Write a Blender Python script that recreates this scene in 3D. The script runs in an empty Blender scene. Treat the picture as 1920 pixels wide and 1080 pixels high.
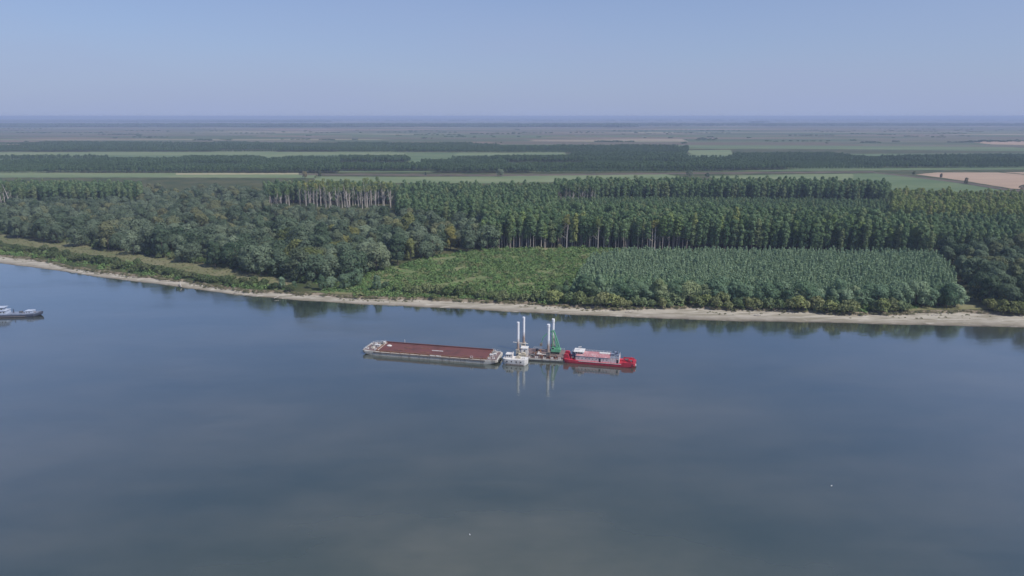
import bpy, math, random
import numpy as np
from mathutils import Vector

# ------------------------------------------------------------------ camera
CAM_H, FPX, PITCH = 120.0, 1280.0, math.atan(322 / 1280)
scene = bpy.context.scene
cam_d = bpy.data.cameras.new('camera')
cam_d.sensor_width = 36.0
cam_d.lens = 36.0 * FPX / 1920.0
cam_d.clip_start, cam_d.clip_end = 1.0, 120000.0
cam = bpy.data.objects.new('camera', cam_d)
scene.collection.objects.link(cam)
cam.location = (0, 0, CAM_H)
cam.rotation_euler = (math.pi / 2 - PITCH, 0, 0)
scene.camera = cam

# ------------------------------------------------------------------ sky, sun, exposure
SUN_EL, SUN_AZ = math.radians(50), math.radians(122)     # azimuth clockwise from the view direction (+Y)
SUN_STRENGTH, SKY_STRENGTH, EXPOSURE = 4.2, 0.11, 0.0
world = bpy.data.worlds.new('World')
scene.world = world
world.use_nodes = True
wn = world.node_tree
wn.nodes.clear()
sky_n = wn.nodes.new('ShaderNodeTexSky')
sky_n.sky_type = 'NISHITA'
sky_n.sun_disc = False
sky_n.sun_elevation = SUN_EL
sky_n.sun_rotation = SUN_AZ
sky_n.altitude = 100
sky_n.air_density, sky_n.dust_density, sky_n.ozone_density = 1.0, 0.8, 1.5
# distant hazy air: the same soft lavender band all round the horizon, thinning with height
wc_ = wn.nodes.new('ShaderNodeTexCoord')
wsx = wn.nodes.new('ShaderNodeSeparateXYZ')
wn.links.new(wc_.outputs['Generated'], wsx.inputs[0])
def wmath(op, a, b):
    m = wn.nodes.new('ShaderNodeMath'); m.operation = op
    for sock, val in ((m.inputs[0], a), (m.inputs[1], b)):
        if isinstance(val, (int, float)): sock.default_value = val
        else: wn.links.new(val, sock)
    return m.outputs[0]
up = wmath('MAXIMUM', wsx.outputs['Z'], 0.0)
fac = wmath('MULTIPLY', wmath('POWER', 2.718, wmath('MULTIPLY', up, -4.2)), 0.96)
tint = wn.nodes.new('ShaderNodeMix')
tint.data_type = 'RGBA'
HORIZON = (0.345, 0.415, 0.625)
tint.inputs[7].default_value = (*(c / SKY_STRENGTH for c in HORIZON), 1)
wmp = wn.nodes.new('ShaderNodeMapping')             # thin uneven veil of cloud
wmp.inputs['Scale'].default_value = (2.0, 2.0, 9.0)
wn.links.new(wc_.outputs['Generated'], wmp.inputs['Vector'])
wno = wn.nodes.new('ShaderNodeTexNoise')
wno.inputs['Scale'].default_value = 1.6
wno.inputs['Detail'].default_value = 5
wn.links.new(wmp.outputs[0], wno.inputs['Vector'])
fac = wmath('MULTIPLY', fac, wmath('ADD', 0.70, wmath('MULTIPLY', wno.outputs['Fac'], 0.56)))
wn.links.new(fac, tint.inputs[0])
bg = wn.nodes.new('ShaderNodeBackground')
bg.inputs[1].default_value = SKY_STRENGTH
wo = wn.nodes.new('ShaderNodeOutputWorld')
wb_ = wn.nodes.new('ShaderNodeMix')               # camera white balance of the blue sky
wb_.data_type, wb_.blend_type = 'RGBA', 'MULTIPLY'
wb_.inputs[0].default_value = 1.0
wb_.inputs[7].default_value = (0.68, 0.80, 1.05, 1)
wn.links.new(sky_n.outputs[0], wb_.inputs[6])
wn.links.new(wb_.outputs[2], tint.inputs[6])
wn.links.new(tint.outputs[2], bg.inputs[0])
wn.links.new(bg.outputs[0], wo.inputs[0])
sun_d = bpy.data.lights.new('sun', 'SUN')
sun_d.energy = SUN_STRENGTH
sun_d.angle = math.radians(2.5)
sun_d.color = (1.0, 0.95, 0.88)
sun = bpy.data.objects.new('sun', sun_d)
scene.collection.objects.link(sun)
sun_vec = Vector((math.sin(SUN_AZ) * math.cos(SUN_EL), math.cos(SUN_AZ) * math.cos(SUN_EL), math.sin(SUN_EL)))
sun.rotation_euler = sun_vec.to_track_quat('Z', 'Y').to_euler()
sun.location = (0, 0, 400)
vs = scene.view_settings
vs.view_transform, vs.look, vs.exposure, vs.gamma = 'Standard', 'None', EXPOSURE, 1.0
vs.use_curve_mapping = False
scene.render.engine = 'CYCLES'
scene.cycles.max_bounces = 5
scene.cycles.diffuse_bounces = 2
scene.cycles.glossy_bounces = 2
scene.cycles.transparent_max_bounces = 4
scene.cycles.volume_bounces = 0
scene.cycles.caustics_reflective = False

# ------------------------------------------------------------------ helpers
COL = scene.collection.objects
LAND = 2.5                                       # height of the land above the river

def G(px, py, z=LAND):
    """a pixel of the photograph -> the point of the level z that it shows"""
    u, v = (px - 960) / FPX, (540 - py) / FPX
    dz = -math.sin(PITCH) + v * math.cos(PITCH)
    t = (z - CAM_H) / dz
    return (u * t, (math.cos(PITCH) + v * math.sin(PITCH)) * t)

def C(px, y, z=LAND):
    """a column of the photograph at about the ground distance y (first read with a horizon five rows higher)"""
    p0 = math.atan(327 / 1280)
    d = y * math.cos(p0) + (CAM_H - z) * math.sin(p0)
    return G(px, 540 - FPX * (y * math.sin(p0) - (CAM_H - z) * math.cos(p0)) / d, z)

def tag(o, label=None, cat=None, group=None, kind=None):
    if label: o['label'] = label
    if cat: o['category'] = cat
    if group: o['group'] = group
    if kind: o['kind'] = kind
    return o

def empty(name, loc, rz=0.0, s=1.0):
    o = bpy.data.objects.new(name, None)
    o.empty_display_size = 0.5
    COL.link(o)
    o.location = loc
    o.rotation_euler = (0, 0, rz)
    o.scale = (s, s, s)
    return o

def link(name, me, parent=None):
    o = bpy.data.objects.new(name, me)
    COL.link(o)
    if parent is not None: o.parent = parent
    return o

class MB:
    """collects shapes; build() links them as one mesh object"""
    def __init__(s): s.v, s.f = [], []
    def add(s, vs_, fs_):
        n = len(s.v)
        s.v += [tuple(p) for p in vs_]
        s.f += [tuple(i + n for i in f) for f in fs_]
        return s
    def box(s, x0, x1, y0, y1, z0, z1):
        return s.add([(x, y, z) for z in (z0, z1) for x, y in ((x0, y0), (x1, y0), (x1, y1), (x0, y1))],
                     [(3, 2, 1, 0), (4, 5, 6, 7), (0, 1, 5, 4), (1, 2, 6, 5), (2, 3, 7, 6), (3, 0, 4, 7)])
    def prism(s, pts, z0, z1):
        n = len(pts)
        return s.add([(x, y, z0) for x, y in pts] + [(x, y, z1) for x, y in pts],
                     [tuple(range(n - 1, -1, -1)), tuple(range(n, 2 * n))] +
                     [(i, (i + 1) % n, n + (i + 1) % n, n + i) for i in range(n)])
    def loft(s, rings, cap=True):
        n = len(rings[0])
        vs_ = [p for r in rings for p in r]
        fs_ = [(k * n + i, k * n + (i + 1) % n, (k + 1) * n + (i + 1) % n, (k + 1) * n + i)
               for k in range(len(rings) - 1) for i in range(n)]
        if cap:
            fs_ += [tuple(range(n - 1, -1, -1)), tuple((len(rings) - 1) * n + i for i in range(n))]
        return s.add(vs_, fs_)
    def tube(s, pts, rad, n=8, cap=True):
        pts = [Vector(p) for p in pts]
        if not hasattr(rad, '__len__'): rad = [rad] * len(pts)
        rings = []
        for i, p in enumerate(pts):
            d = (pts[min(i + 1, len(pts) - 1)] - pts[max(i - 1, 0)]).normalized()
            a = d.cross(Vector((0, 0, 1)) if abs(d.z) < 0.9 else Vector((1, 0, 0))).normalized()
            b = d.cross(a)
            rings.append([tuple(p + (a * math.cos(q) + b * math.sin(q)) * rad[i])
                          for q in (2 * math.pi * j / n for j in range(n))])
        return s.loft(rings, cap)
    def mesh(s, name, mat, smooth=False):
        me = bpy.data.meshes.new(name)
        me.from_pydata(s.v, [], s.f)
        if mat: me.materials.append(mat)
        if smooth: me.polygons.foreach_set('use_smooth', [True] * len(me.polygons))
        me.update()
        return me
    def build(s, name, mat, parent=None, smooth=False):
        return link(name, s.mesh(name, mat, smooth), parent)

def lerp_table(tab, x):
    return float(np.interp(x, [t[0] for t in tab], [t[1] for t in tab]))

# ------------------------------------------------------------------ materials
def new_mat(name):
    m = bpy.data.materials.new(name)
    m.use_nodes = True
    nt = m.node_tree
    return m, nt, nt.nodes['Principled BSDF'], nt.nodes, nt.links

def pos_node(nt, kind='world', scale=(1, 1, 1)):
    if kind == 'world':
        src = nt.nodes.new('ShaderNodeNewGeometry').outputs['Position']
    else:
        src = nt.nodes.new('ShaderNodeTexCoord').outputs['Object']
    mp = nt.nodes.new('ShaderNodeMapping')
    mp.inputs['Scale'].default_value = scale
    nt.links.new(src, mp.inputs['Vector'])
    return mp.outputs[0]

def noise(nt, vec, scale, detail=4, rough=0.55):
    n = nt.nodes.new('ShaderNodeTexNoise')
    n.inputs['Scale'].default_value = scale
    n.inputs['Detail'].default_value = detail
    n.inputs['Roughness'].default_value = rough
    nt.links.new(vec, n.inputs['Vector'])
    return n.outputs['Fac']

def ramp(nt, fac, stops, interp='LINEAR'):
    r = nt.nodes.new('ShaderNodeValToRGB')
    r.color_ramp.interpolation = interp
    els = r.color_ramp.elements
    while len(els) < len(stops): els.new(0.5)
    for e, (p, c) in zip(els, stops):
        e.position = p
        e.color = (c[0], c[1], c[2], 1) if hasattr(c, '__len__') else (c, c, c, 1)
    nt.links.new(fac, r.inputs[0])
    return r.outputs[0]

def mixc(nt, fac, a, b, mode='MIX'):
    m = nt.nodes.new('ShaderNodeMix')
    m.data_type, m.blend_type = 'RGBA', mode
    for sock, val in ((m.inputs[0], fac), (m.inputs[6], a), (m.inputs[7], b)):
        if hasattr(val, 'links') or isinstance(val, bpy.types.NodeSocket): nt.links.new(val, sock)
        elif hasattr(val, '__len__'): sock.default_value = (*val[:3], 1)
        else: sock.default_value = val
    return m.outputs[2]

def math_n(nt, op, a, b=0.0, clamp=False):
    m = nt.nodes.new('ShaderNodeMath')
    m.operation, m.use_clamp = op, clamp
    for sock, val in ((m.inputs[0], a), (m.inputs[1], b)):
        if isinstance(val, bpy.types.NodeSocket): nt.links.new(val, sock)
        else: sock.default_value = val
    return m.outputs[0]

def foliage(name, dark, light, accent=None, scale=0.35):
    m, nt, b, N, L = new_mat(name)
    oi = N.new('ShaderNodeObjectInfo')
    col = mixc(nt, oi.outputs['Random'], dark, light)
    n = noise(nt, pos_node(nt, 'world'), scale, 3)
    col = mixc(nt, ramp(nt, n, [(0.35, 0.0), (0.7, 0.55)]), col, light)
    if accent:
        r2 = math_n(nt, 'FRACT', math_n(nt, 'MULTIPLY', oi.outputs['Random'], 17.31))
        col = mixc(nt, ramp(nt, r2, [(0.72, 0.0), (1.0, 0.8)]), col, accent)
    col = mixc(nt, 1.0, col, oi.outputs['Color'], 'MULTIPLY')
    L.new(col, b.inputs['Base Color'])
    b.inputs['Roughness'].default_value = 0.75
    b.inputs['Specular IOR Level'].default_value = 0.15
    tr = N.new('ShaderNodeBsdfTranslucent')
    L.new(col, tr.inputs['Color'])
    mx = N.new('ShaderNodeMixShader')
    mx.inputs[0].default_value = 0.28
    L.new(b.outputs[0], mx.inputs[1]); L.new(tr.outputs[0], mx.inputs[2])
    L.new(mx.outputs[0], N['Material Output'].inputs['Surface'])
    return m

def painted(name, base, worn=None, amount=0.5, scale=1.2, rough=0.6, streak=True, metal=0.0):
    m, nt, b, N, L = new_mat(name)
    if worn:
        vec = pos_node(nt, 'obj', (1, 1, 0.25) if streak else (1, 1, 1))
        n = noise(nt, vec, scale, 6, 0.65)
        col = mixc(nt, ramp(nt, n, [(0.62 - 0.3 * amount, 0.0), (0.78 - 0.2 * amount, 1.0)]), base, worn)
        fine = noise(nt, pos_node(nt, 'obj'), scale * 5, 3)
        col = mixc(nt, math_n(nt, 'MULTIPLY', fine, 0.35), col, tuple(0.55 * c for c in base))
        L.new(col, b.inputs['Base Color'])
    else:
        b.inputs['Base Color'].default_value = (*base, 1)
    b.inputs['Roughness'].default_value = rough
    b.inputs['Metallic'].default_value = metal
    return m

M = {}
M['willow'] = foliage('willow_leaves', (0.048, 0.086, 0.044), (0.185, 0.232, 0.150), (0.235, 0.230, 0.105))
M['poplar'] = foliage('poplar_leaves', (0.060, 0.122, 0.054), (0.190, 0.275, 0.130), (0.25, 0.285, 0.13))
M['young'] = foliage('young_poplar_leaves', (0.190, 0.285, 0.165), (0.310, 0.410, 0.245))
M['bush'] = foliage('bush_leaves', (0.085, 0.120, 0.055), (0.205, 0.225, 0.120), None, 0.6)
M['scrub'] = foliage('scrub_leaves', (0.085, 0.165, 0.052), (0.185, 0.270, 0.098), (0.23, 0.22, 0.11), 0.15)
M['far'] = foliage('far_leaves', (0.060, 0.110, 0.045), (0.105, 0.165, 0.070), None, 0.01)
M['bark'] = painted('grey_brown_bark', (0.16, 0.13, 0.10), (0.08, 0.065, 0.05), 0.5, 0.8)
M['pale_bark'] = painted('pale_bark', (0.48, 0.41, 0.34), (0.20, 0.155, 0.125), 0.5, 0.5)
M['dead_wood'] = painted('bleached_wood', (0.50, 0.45, 0.39), (0.26, 0.21, 0.175), 0.5, 0.4)

def land_mat():
    m, nt, b, N, L = new_mat('land')
    p = pos_node(nt, 'world')
    n1 = noise(nt, p, 0.02, 6)
    n2 = noise(nt, p, 0.25, 5)
    near = ramp(nt, n1, [(0.38, (0.045, 0.062, 0.026)), (0.62, (0.105, 0.098, 0.050))])
    near = mixc(nt, ramp(nt, n2, [(0.4, 0.0), (0.7, 0.6)]), near, (0.060, 0.085, 0.030))
    vo = N.new('ShaderNodeTexVoronoi')
    vo.inputs['Scale'].default_value = 1.0
    mp = pos_node(nt, 'world', (0.0011, 0.0032, 0))
    L.new(mp, vo.inputs['Vector'])
    sep = N.new('ShaderNodeSeparateColor')
    L.new(vo.outputs['Color'], sep.inputs[0])
    far = ramp(nt, sep.outputs[0], [(0.0, (0.085, 0.110, 0.050)), (0.22, (0.135, 0.115, 0.075)), (0.42, (0.19, 0.145, 0.10)),
                                   (0.58, (0.105, 0.135, 0.060)), (0.74, (0.15, 0.14, 0.09)), (0.92, (0.30, 0.25, 0.17))], 'CONSTANT')
    n3 = noise(nt, pos_node(nt, 'world', (0.002, 0.012, 0)), 1.0, 5)
    far = mixc(nt, ramp(nt, n3, [(0.45, 0.0), (0.75, 0.7)]), far, (0.070, 0.085, 0.045))
    sx = N.new('ShaderNodeSeparateXYZ')
    L.new(N.new('ShaderNodeNewGeometry').outputs['Position'], sx.inputs[0])
    mr = N.new('ShaderNodeMapRange')
    mr.inputs['From Min'].default_value, mr.inputs['From Max'].default_value = 2650, 2800
    L.new(sx.outputs['Y'], mr.inputs['Value'])
    L.new(mixc(nt, mr.outputs[0], near, far), b.inputs['Base Color'])
    b.inputs['Roughness'].default_value = 0.95
    b.inputs['Specular IOR Level'].default_value = 0.1
    return m

def soil(name, a, c, scale=0.08, stretch=(1, 1, 1), third=None):
    m, nt, b, N, L = new_mat(name)
    n = noise(nt, pos_node(nt, 'world', stretch), scale, 7, 0.62)
    col = ramp(nt, n, [(0.36, a), (0.64, c)])
    if third:
        n2 = noise(nt, pos_node(nt, 'world', stretch), scale * 3.1, 5)
        col = mixc(nt, ramp(nt, n2, [(0.5, 0.0), (0.68, 0.8)]), col, third)
    L.new(col, b.inputs['Base Color'])
    b.inputs['Roughness'].default_value = 0.95
    b.inputs['Specular IOR Level'].default_value = 0.1
    return m

def beach_mat():
    m, nt, b, N, L = new_mat('river_sand')
    sx = N.new('ShaderNodeSeparateXYZ')
    L.new(N.new('ShaderNodeNewGeometry').outputs['Position'], sx.inputs[0])
    p = pos_node(nt, 'world')
    n = noise(nt, p, 0.12, 6, 0.6)
    h = math_n(nt, 'ADD', sx.outputs['Z'], math_n(nt, 'MULTIPLY', math_n(nt, 'SUBTRACT', n, 0.5), 0.55))
    damp = ramp(nt, h, [(0.05, (0.10, 0.085, 0.065)), (0.16, (0.21, 0.185, 0.145)), (0.45, (0.33, 0.295, 0.235)), (0.8, (0.43, 0.39, 0.315))])
    n2 = noise(nt, pos_node(nt, 'world', (0.06, 0.3, 1)), 1.0, 6)
    col = mixc(nt, ramp(nt, n2, [(0.44, 0.0), (0.66, 0.85)]), damp, (0.205, 0.18, 0.125))
    n3 = noise(nt, pos_node(nt, 'world', (0.10, 0.35, 1)), 1.0, 4)
    col = mixc(nt, ramp(nt, n3, [(0.6, 0.0), (0.7, 0.7)]), col, (0.55, 0.51, 0.43))
    L.new(col, b.inputs['Base Color'])
    b.inputs['Roughness'].default_value = 0.9
    b.inputs['Specular IOR Level'].default_value = 0.2
    return m

def water_mat():
    m, nt, b, N, L = new_mat('river_water')
    N.remove(b)
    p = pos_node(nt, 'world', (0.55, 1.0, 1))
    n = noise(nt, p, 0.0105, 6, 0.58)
    col = ramp(nt, n, [(0.34, (0.040, 0.062, 0.050)), (0.50, (0.082, 0.096, 0.074)), (0.66, (0.142, 0.144, 0.108))])   # cloud reflections and wind bands painted as patches into the body colour
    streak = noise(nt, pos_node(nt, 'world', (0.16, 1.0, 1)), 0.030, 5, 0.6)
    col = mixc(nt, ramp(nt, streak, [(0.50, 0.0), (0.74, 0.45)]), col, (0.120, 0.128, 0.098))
    df = N.new('ShaderNodeBsdfDiffuse')
    n2 = noise(nt, pos_node(nt, 'world', (0.4, 1.0, 1)), 0.018, 4)
    gl = N.new('ShaderNodeBsdfGlossy')
    gl.inputs['Color'].default_value = (0.96, 1.0, 0.99, 1)
    L.new(ramp(nt, n2, [(0.32, 0.05), (0.52, 0.10), (0.7, 0.26)]), gl.inputs['Roughness'])
    n3 = noise(nt, pos_node(nt, 'world', (0.5, 1.0, 1)), 0.9, 3)
    n4 = noise(nt, pos_node(nt, 'world', (0.4, 1.0, 1)), 0.12, 3)
    bp = N.new('ShaderNodeBump')
    bp.inputs['Strength'].default_value = 1.0
    bp.inputs['Distance'].default_value = 0.028
    L.new(math_n(nt, 'ADD', n3, math_n(nt, 'MULTIPLY', n4, 3.0)), bp.inputs['Height'])
    L.new(bp.outputs[0], gl.inputs['Normal'])
    fr_ = N.new('ShaderNodeLayerWeight')
    fr_.inputs['Blend'].default_value = 0.5
    sch = math_n(nt, 'ADD', 0.02, math_n(nt, 'MULTIPLY', math_n(nt, 'POWER', fr_.outputs['Facing'], 2.4), 0.98))
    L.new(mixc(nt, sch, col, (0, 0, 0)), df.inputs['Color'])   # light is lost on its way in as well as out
    mx = N.new('ShaderNodeMixShader')
    L.new(sch, mx.inputs[0]); L.new(df.outputs[0], mx.inputs[1]); L.new(gl.outputs[0], mx.inputs[2])
    L.new(mx.outputs[0], N['Material Output'].inputs['Surface'])
    return m

M['land'] = land_mat()
M['beach'] = beach_mat()
M['water'] = water_mat()
M['bank'] = soil('eroded_earth', (0.17, 0.135, 0.095), (0.29, 0.24, 0.175), 0.2)
M['meadow'] = soil('dry_meadow', (0.145, 0.150, 0.075), (0.200, 0.185, 0.105), 0.05, (1, 1, 1), (0.115, 0.145, 0.060))
M['clearing'] = soil('scrubby_clearing', (0.110, 0.165, 0.060), (0.190, 0.200, 0.095), 0.05, (1, 1, 1), (0.28, 0.22, 0.135))
M['verge'] = soil('grassy_verge', (0.17, 0.17, 0.075), (0.23, 0.21, 0.12), 0.09, (0.5, 1, 1))
M['green_field'] = soil('pale_green_field', (0.135, 0.185, 0.088), (0.195, 0.225, 0.115), 0.012, (0.4, 1, 1))
M['green_field2'] = soil('green_field', (0.095, 0.145, 0.068), (0.145, 0.185, 0.09), 0.015, (0.4, 1, 1))
M['stubble'] = soil('pale_stubble', (0.30, 0.29, 0.17), (0.36, 0.33, 0.20), 0.012, (0.3, 1, 1))
M['ploughed'] = soil('ploughed_field', (0.34, 0.245, 0.170), (0.42, 0.305, 0.215), 0.012, (0.3, 1.5, 1))
M['track'] = soil('dirt_track', (0.10, 0.085, 0.065), (0.15, 0.12, 0.09), 0.02)

# ------------------------------------------------------------------ the setting
SHORE_PX = [(0, 493), (100, 506), (200, 521), (300, 534), (400, 547), (470, 555), (560, 563), (700, 571), (850, 579),
            (1000, 587), (1150, 594), (1300, 599), (1400, 602), (1550, 605), (1700, 609), (1800, 612), (1920, 615)]
SAND_PX = [(0, 482), (100, 495), (200, 512), (300, 525), (400, 538), (470, 546), (560, 553), (700, 560), (850, 565),
           (1000, 574), (1150, 579), (1300, 578), (1400, 584), (1550, 590), (1700, 588), (1800, 586), (1920, 593)]
shore = [(-30000, 900), (-3000, 880), (-1300, 790), (-800, 690)] + [G(*p, 0) for p in SHORE_PX] + [(600, 352), (1200, 330), (3000, 320), (30000, 320)]
sandw = []
for a, b in zip(SHORE_PX, SAND_PX):
    w = G(*b, 1.2)
    sandw.append((w[0], max(7.0, w[1] - lerp_table(shore, w[0]))))
rng = np.random.default_rng(7)
_ph = rng.uniform(0, 6.28, 12)
def wiggle(x):
    return 1.1 * math.sin(x / 17 + _ph[0]) + 0.8 * math.sin(x / 7.3 + _ph[1]) + 0.5 * math.sin(x / 3.1 + _ph[2]) + 1.2 * math.sin(x / 41 + _ph[3])
def shore_y(x): return lerp_table(shore, x) + (0.45 * wiggle(x) if abs(x) < 1300 else 0)
def edge_y(x): return lerp_table(shore, x) + lerp_table(sandw, x) + (1.1 * wiggle(x * 1.3 + 50) + 1.6 * math.sin(x / 23 + 1.0) if abs(x) < 1300 else 0)
xs = [-30000, -12000, -6000, -3000, -2000, -1300] + list(np.arange(-1000, 1000.1, 4.0)) + [1300, 2000, 3000, 6000, 12000, 30000]

def strip(name, mat, cols, smooth=True):
    """cols: for each x a list of (y, z)"""
    m = len(cols[0])
    v = [(x, y, z) for x, c in zip(xs, cols) for y, z in c]
    f = [(i * m + j, (i + 1) * m + j, (i + 1) * m + j + 1, i * m + j + 1) for i in range(len(xs) - 1) for j in range(m - 1)]
    mb = MB().add(v, f)
    return tag(mb.build(name, mat, None, smooth), kind='structure')

beach = strip('sandy_beach', M['beach'], [[(shore_y(x) - 18, -2.5), (shore_y(x), 0.0)] +
        [(shore_y(x) + (edge_y(x) + 1 - shore_y(x)) * t, 1.25 * t ** 0.8 + 0.12 * math.sin(x / 5 + t * 9) * t) for t in (0.12, 0.3, 0.5, 0.7, 0.85, 1.0)] for x in xs])
strip('eroded_bank', M['bank'], [[(edge_y(x) - 0.4, 0.4), (edge_y(x) + 0.5 + 0.5 * math.sin(x / 2.3), 1.6), (edge_y(x) + 2.6 + 0.8 * math.sin(x / 3.7), LAND)] for x in xs])
FAR = 40000
offs = [0, 3, 8, 15, 30, 60, 120, 240, 480, 900, 1600, 3000, 6000, 12000, 24000]
strip('ground', M['land'], [[(edge_y(x) + 2.2 + 0.8 * math.sin(x / 3.7) + o, LAND - 0.03 if o else LAND - 0.1) for o in offs] + [(FAR, LAND - 0.03)] for x in xs])
opp = MB().add([(-30000, -320, 2.5), (30000, -320, 2.5), (30000, -20000, 2.5), (-30000, -20000, 2.5), (-30000, -300, -2), (30000, -300, -2)], [(3, 2, 1, 0), (0, 1, 5, 4)])
tag(opp.build('opposite_bank', M['land']), kind='structure')
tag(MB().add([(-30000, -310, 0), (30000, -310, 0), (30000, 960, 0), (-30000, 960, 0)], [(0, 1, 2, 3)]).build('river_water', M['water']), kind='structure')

def sheet(name, mat, px, dz, world_pts=None):
    pts = world_pts or [G(*p) for p in px]
    # subdivided outline with a little waver, so that no edge is ruler straight
    out = []
    for i, (a, b) in enumerate(zip(pts, pts[1:] + pts[:1])):
        d = math.hypot(b[0] - a[0], b[1] - a[1])
        k = max(1, min(40, int(d / 12)))
        for j in range(k):
            t = j / k
            w = min(3.0, d * 0.01)
            out.append((a[0] + (b[0] - a[0]) * t + w * math.sin(j * 1.7 + i), a[1] + (b[1] - a[1]) * t + w * math.sin(j * 2.3 + i * 2)))
    out = [(x, max(y, edge_y(x) + 3.2)) for x, y in out]
    mb = MB().add([(x, y, LAND + dz) for x, y in out], [tuple(range(len(out)))])
    return tag(mb.build(name, mat), kind='structure')

MEADOW = [(-80, 430), (0, 437), (100, 448), (200, 466), (300, 479), (400, 494), (480, 507), (560, 528), (520, 540), (480, 528), (400, 517), (300, 500), (200, 482), (100, 468), (0, 455), (-80, 446)]
sheet('meadow', M['meadow'], MEADOW, 0.05)
CLEARING = [(560, 552), (640, 540), (720, 505), (830, 478), (930, 466), (1090, 464), (1190, 470), (1120, 500), (1070, 540), (1080, 569), (1000, 569), (850, 560), (700, 556)]
sheet('clearing', M['clearing'], CLEARING, 0.06)
sheet('grass_verge', M['verge'], [(520, 547), (640, 549), (760, 553), (860, 558), (990, 567), (850, 563), (700, 558.5), (560, 551.5)], 0.10)
sheet('grass_verge', M['verge'], [(1660, 578), (1740, 570), (1790, 560), (1850, 562), (1860, 580), (1800, 584), (1700, 585)], 0.10)
sheet('field', M['green_field'], [(-60, 322), (150, 321), (360, 322), (592, 326), (592, 334), (300, 333), (-60, 333)], 0.20)
sheet('field', M['stubble'], [(330, 325), (560, 324), (560, 327), (330, 328)], 0.30)
sheet('field', M['green_field'], [(590, 331), (760, 332), (930, 331), (1050, 328), (1250, 327), (1290, 334), (1120, 340), (930, 344), (590, 342)], 0.20)
sheet('field', M['green_field'], [(1330, 330), (1497, 327), (1600, 326), (1600, 338), (1340, 338)], 0.20)
sheet('field', M['green_field2'], [(1600, 326), (1657, 325), (1713, 332), (1800, 344), (1900, 360), (1860, 363), (1663, 356), (1600, 340)], 0.24)
sheet('field', M['ploughed'], [(1717, 327), (1757, 323.5), (1870, 323.5), (1960, 331), (1960, 358), (1895, 353.5), (1813, 340), (1763, 333)], 0.20)
sheet('field', M['ploughed'], [(1880, 323), (2000, 323), (2000, 330), (1960, 329.5)], 0.20)
sheet('dirt_track', M['track'], [(1640, 323.5), (1713, 330.6), (1810, 341.5), (1890, 354.5), (1960, 361), (1960, 363), (1885, 357), (1805, 344), (1708, 332.5), (1636, 324.6)], 0.36)
sheet('dirt_track', M['track'], [(560, 326), (940, 327.5), (1290, 324), (1640, 321.5), (1640, 323.5), (1290, 326.5), (940, 330.5), (560, 328.5)], 0.30)
sheet('field', M['green_field'], [(-80, 284.5), (620, 284), (760, 283), (860, 281.5), (1060, 283), (1060, 290), (850, 291), (500, 291), (-80, 291)], 0.15)
sheet('field', M['green_field2'], [(-100, 290.6), (1100, 290.6), (2000, 287), (2000, 317), (1290, 322), (-100, 323.5)], 0.08)
for _py, _x0, _x1, _w, _m in ((278, 900, 1960, 1.2, 'green_field'), (262, -60, 700, 0.9, 'stubble'), (257, 600, 1500, 0.8, 'green_field2'), (251, 100, 980, 0.6, 'green_field'), (248, 1200, 1960, 0.7, 'stubble'), (243, 500, 1700, 0.5, 'ploughed'), (266, 1100, 1800, 0.7, 'green_field'), (240, -60, 600, 0.4, 'green_field2')):
    sheet('field', M[_m], [(_x0, _py), (_x1, _py - 0.6), (_x1 + 40, _py + _w - 0.6), (_x0 - 30, _py + _w)], 0.5)
sheet('field', M['green_field'], [(480, 289), (530, 289), (540, 295), (505, 298), (490, 296)], 0.2)
sheet('field', M['green_field'], [(1285, 282), (1370, 281), (1375, 291), (1300, 291)], 0.2)
sheet('field', M['green_field2'], [(760, 287), (860, 286.5), (850, 291), (766, 292)], 0.2)
sheet('field', M['ploughed'], [(1815, 266), (1960, 264.5), (1960, 273), (1860, 271)], 0.4)
sheet('field', M['green_field2'], [(880, 271), (1500, 273), (1900, 276), (1960, 284), (1290, 277), (1000, 275)], 0.3)

# ------------------------------------------------------------------ plants
def quads_mesh(name, parts):
    """parts: list of (verts (n,4,3), material); one mesh with a slot each. Also takes ready (verts, faces, mat)."""
    v, f, mats, mi = [], [], [], []
    n = 0
    for vv, ff, mat in parts:
        v.append(np.asarray(vv, float).reshape(-1, 3))
        f += [tuple(i + n for i in q) for q in ff]
        mi += [len(mats)] * len(ff)
        mats.append(mat)
        n += len(v[-1])
    me = bpy.data.meshes.new(name)
    me.from_pydata(np.concatenate(v).tolist(), [], f)
    for m in mats: me.materials.append(m)
    me.polygons.foreach_set('material_index', mi)
    me.update()
    return me

def leaf_quads(r, c, n, size, tilt=0.55):
    """leaf clumps: quads at c, facing roughly n"""
    k = len(c)
    n = n + r.normal(0, tilt, (k, 3))
    n /= np.linalg.norm(n, axis=1)[:, None] + 1e-9
    a = np.cross(n, r.normal(0, 1, (k, 3)))
    a /= np.linalg.norm(a, axis=1)[:, None] + 1e-9
    b = np.cross(n, a)
    s1 = (size * r.uniform(0.6, 1.3, k))[:, None]
    s2 = s1 * r.uniform(0.55, 0.95, (k, 1))
    v = np.stack([c - a * s1 - b * s2 * 0.4, c + a * s1 * 0.3 - b * s2, c + a * s1 + b * s2 * 0.35, c - a * s1 * 0.25 + b * s2], 1)
    return v.reshape(-1, 3), np.arange(4 * k).reshape(-1, 4).tolist()

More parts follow.
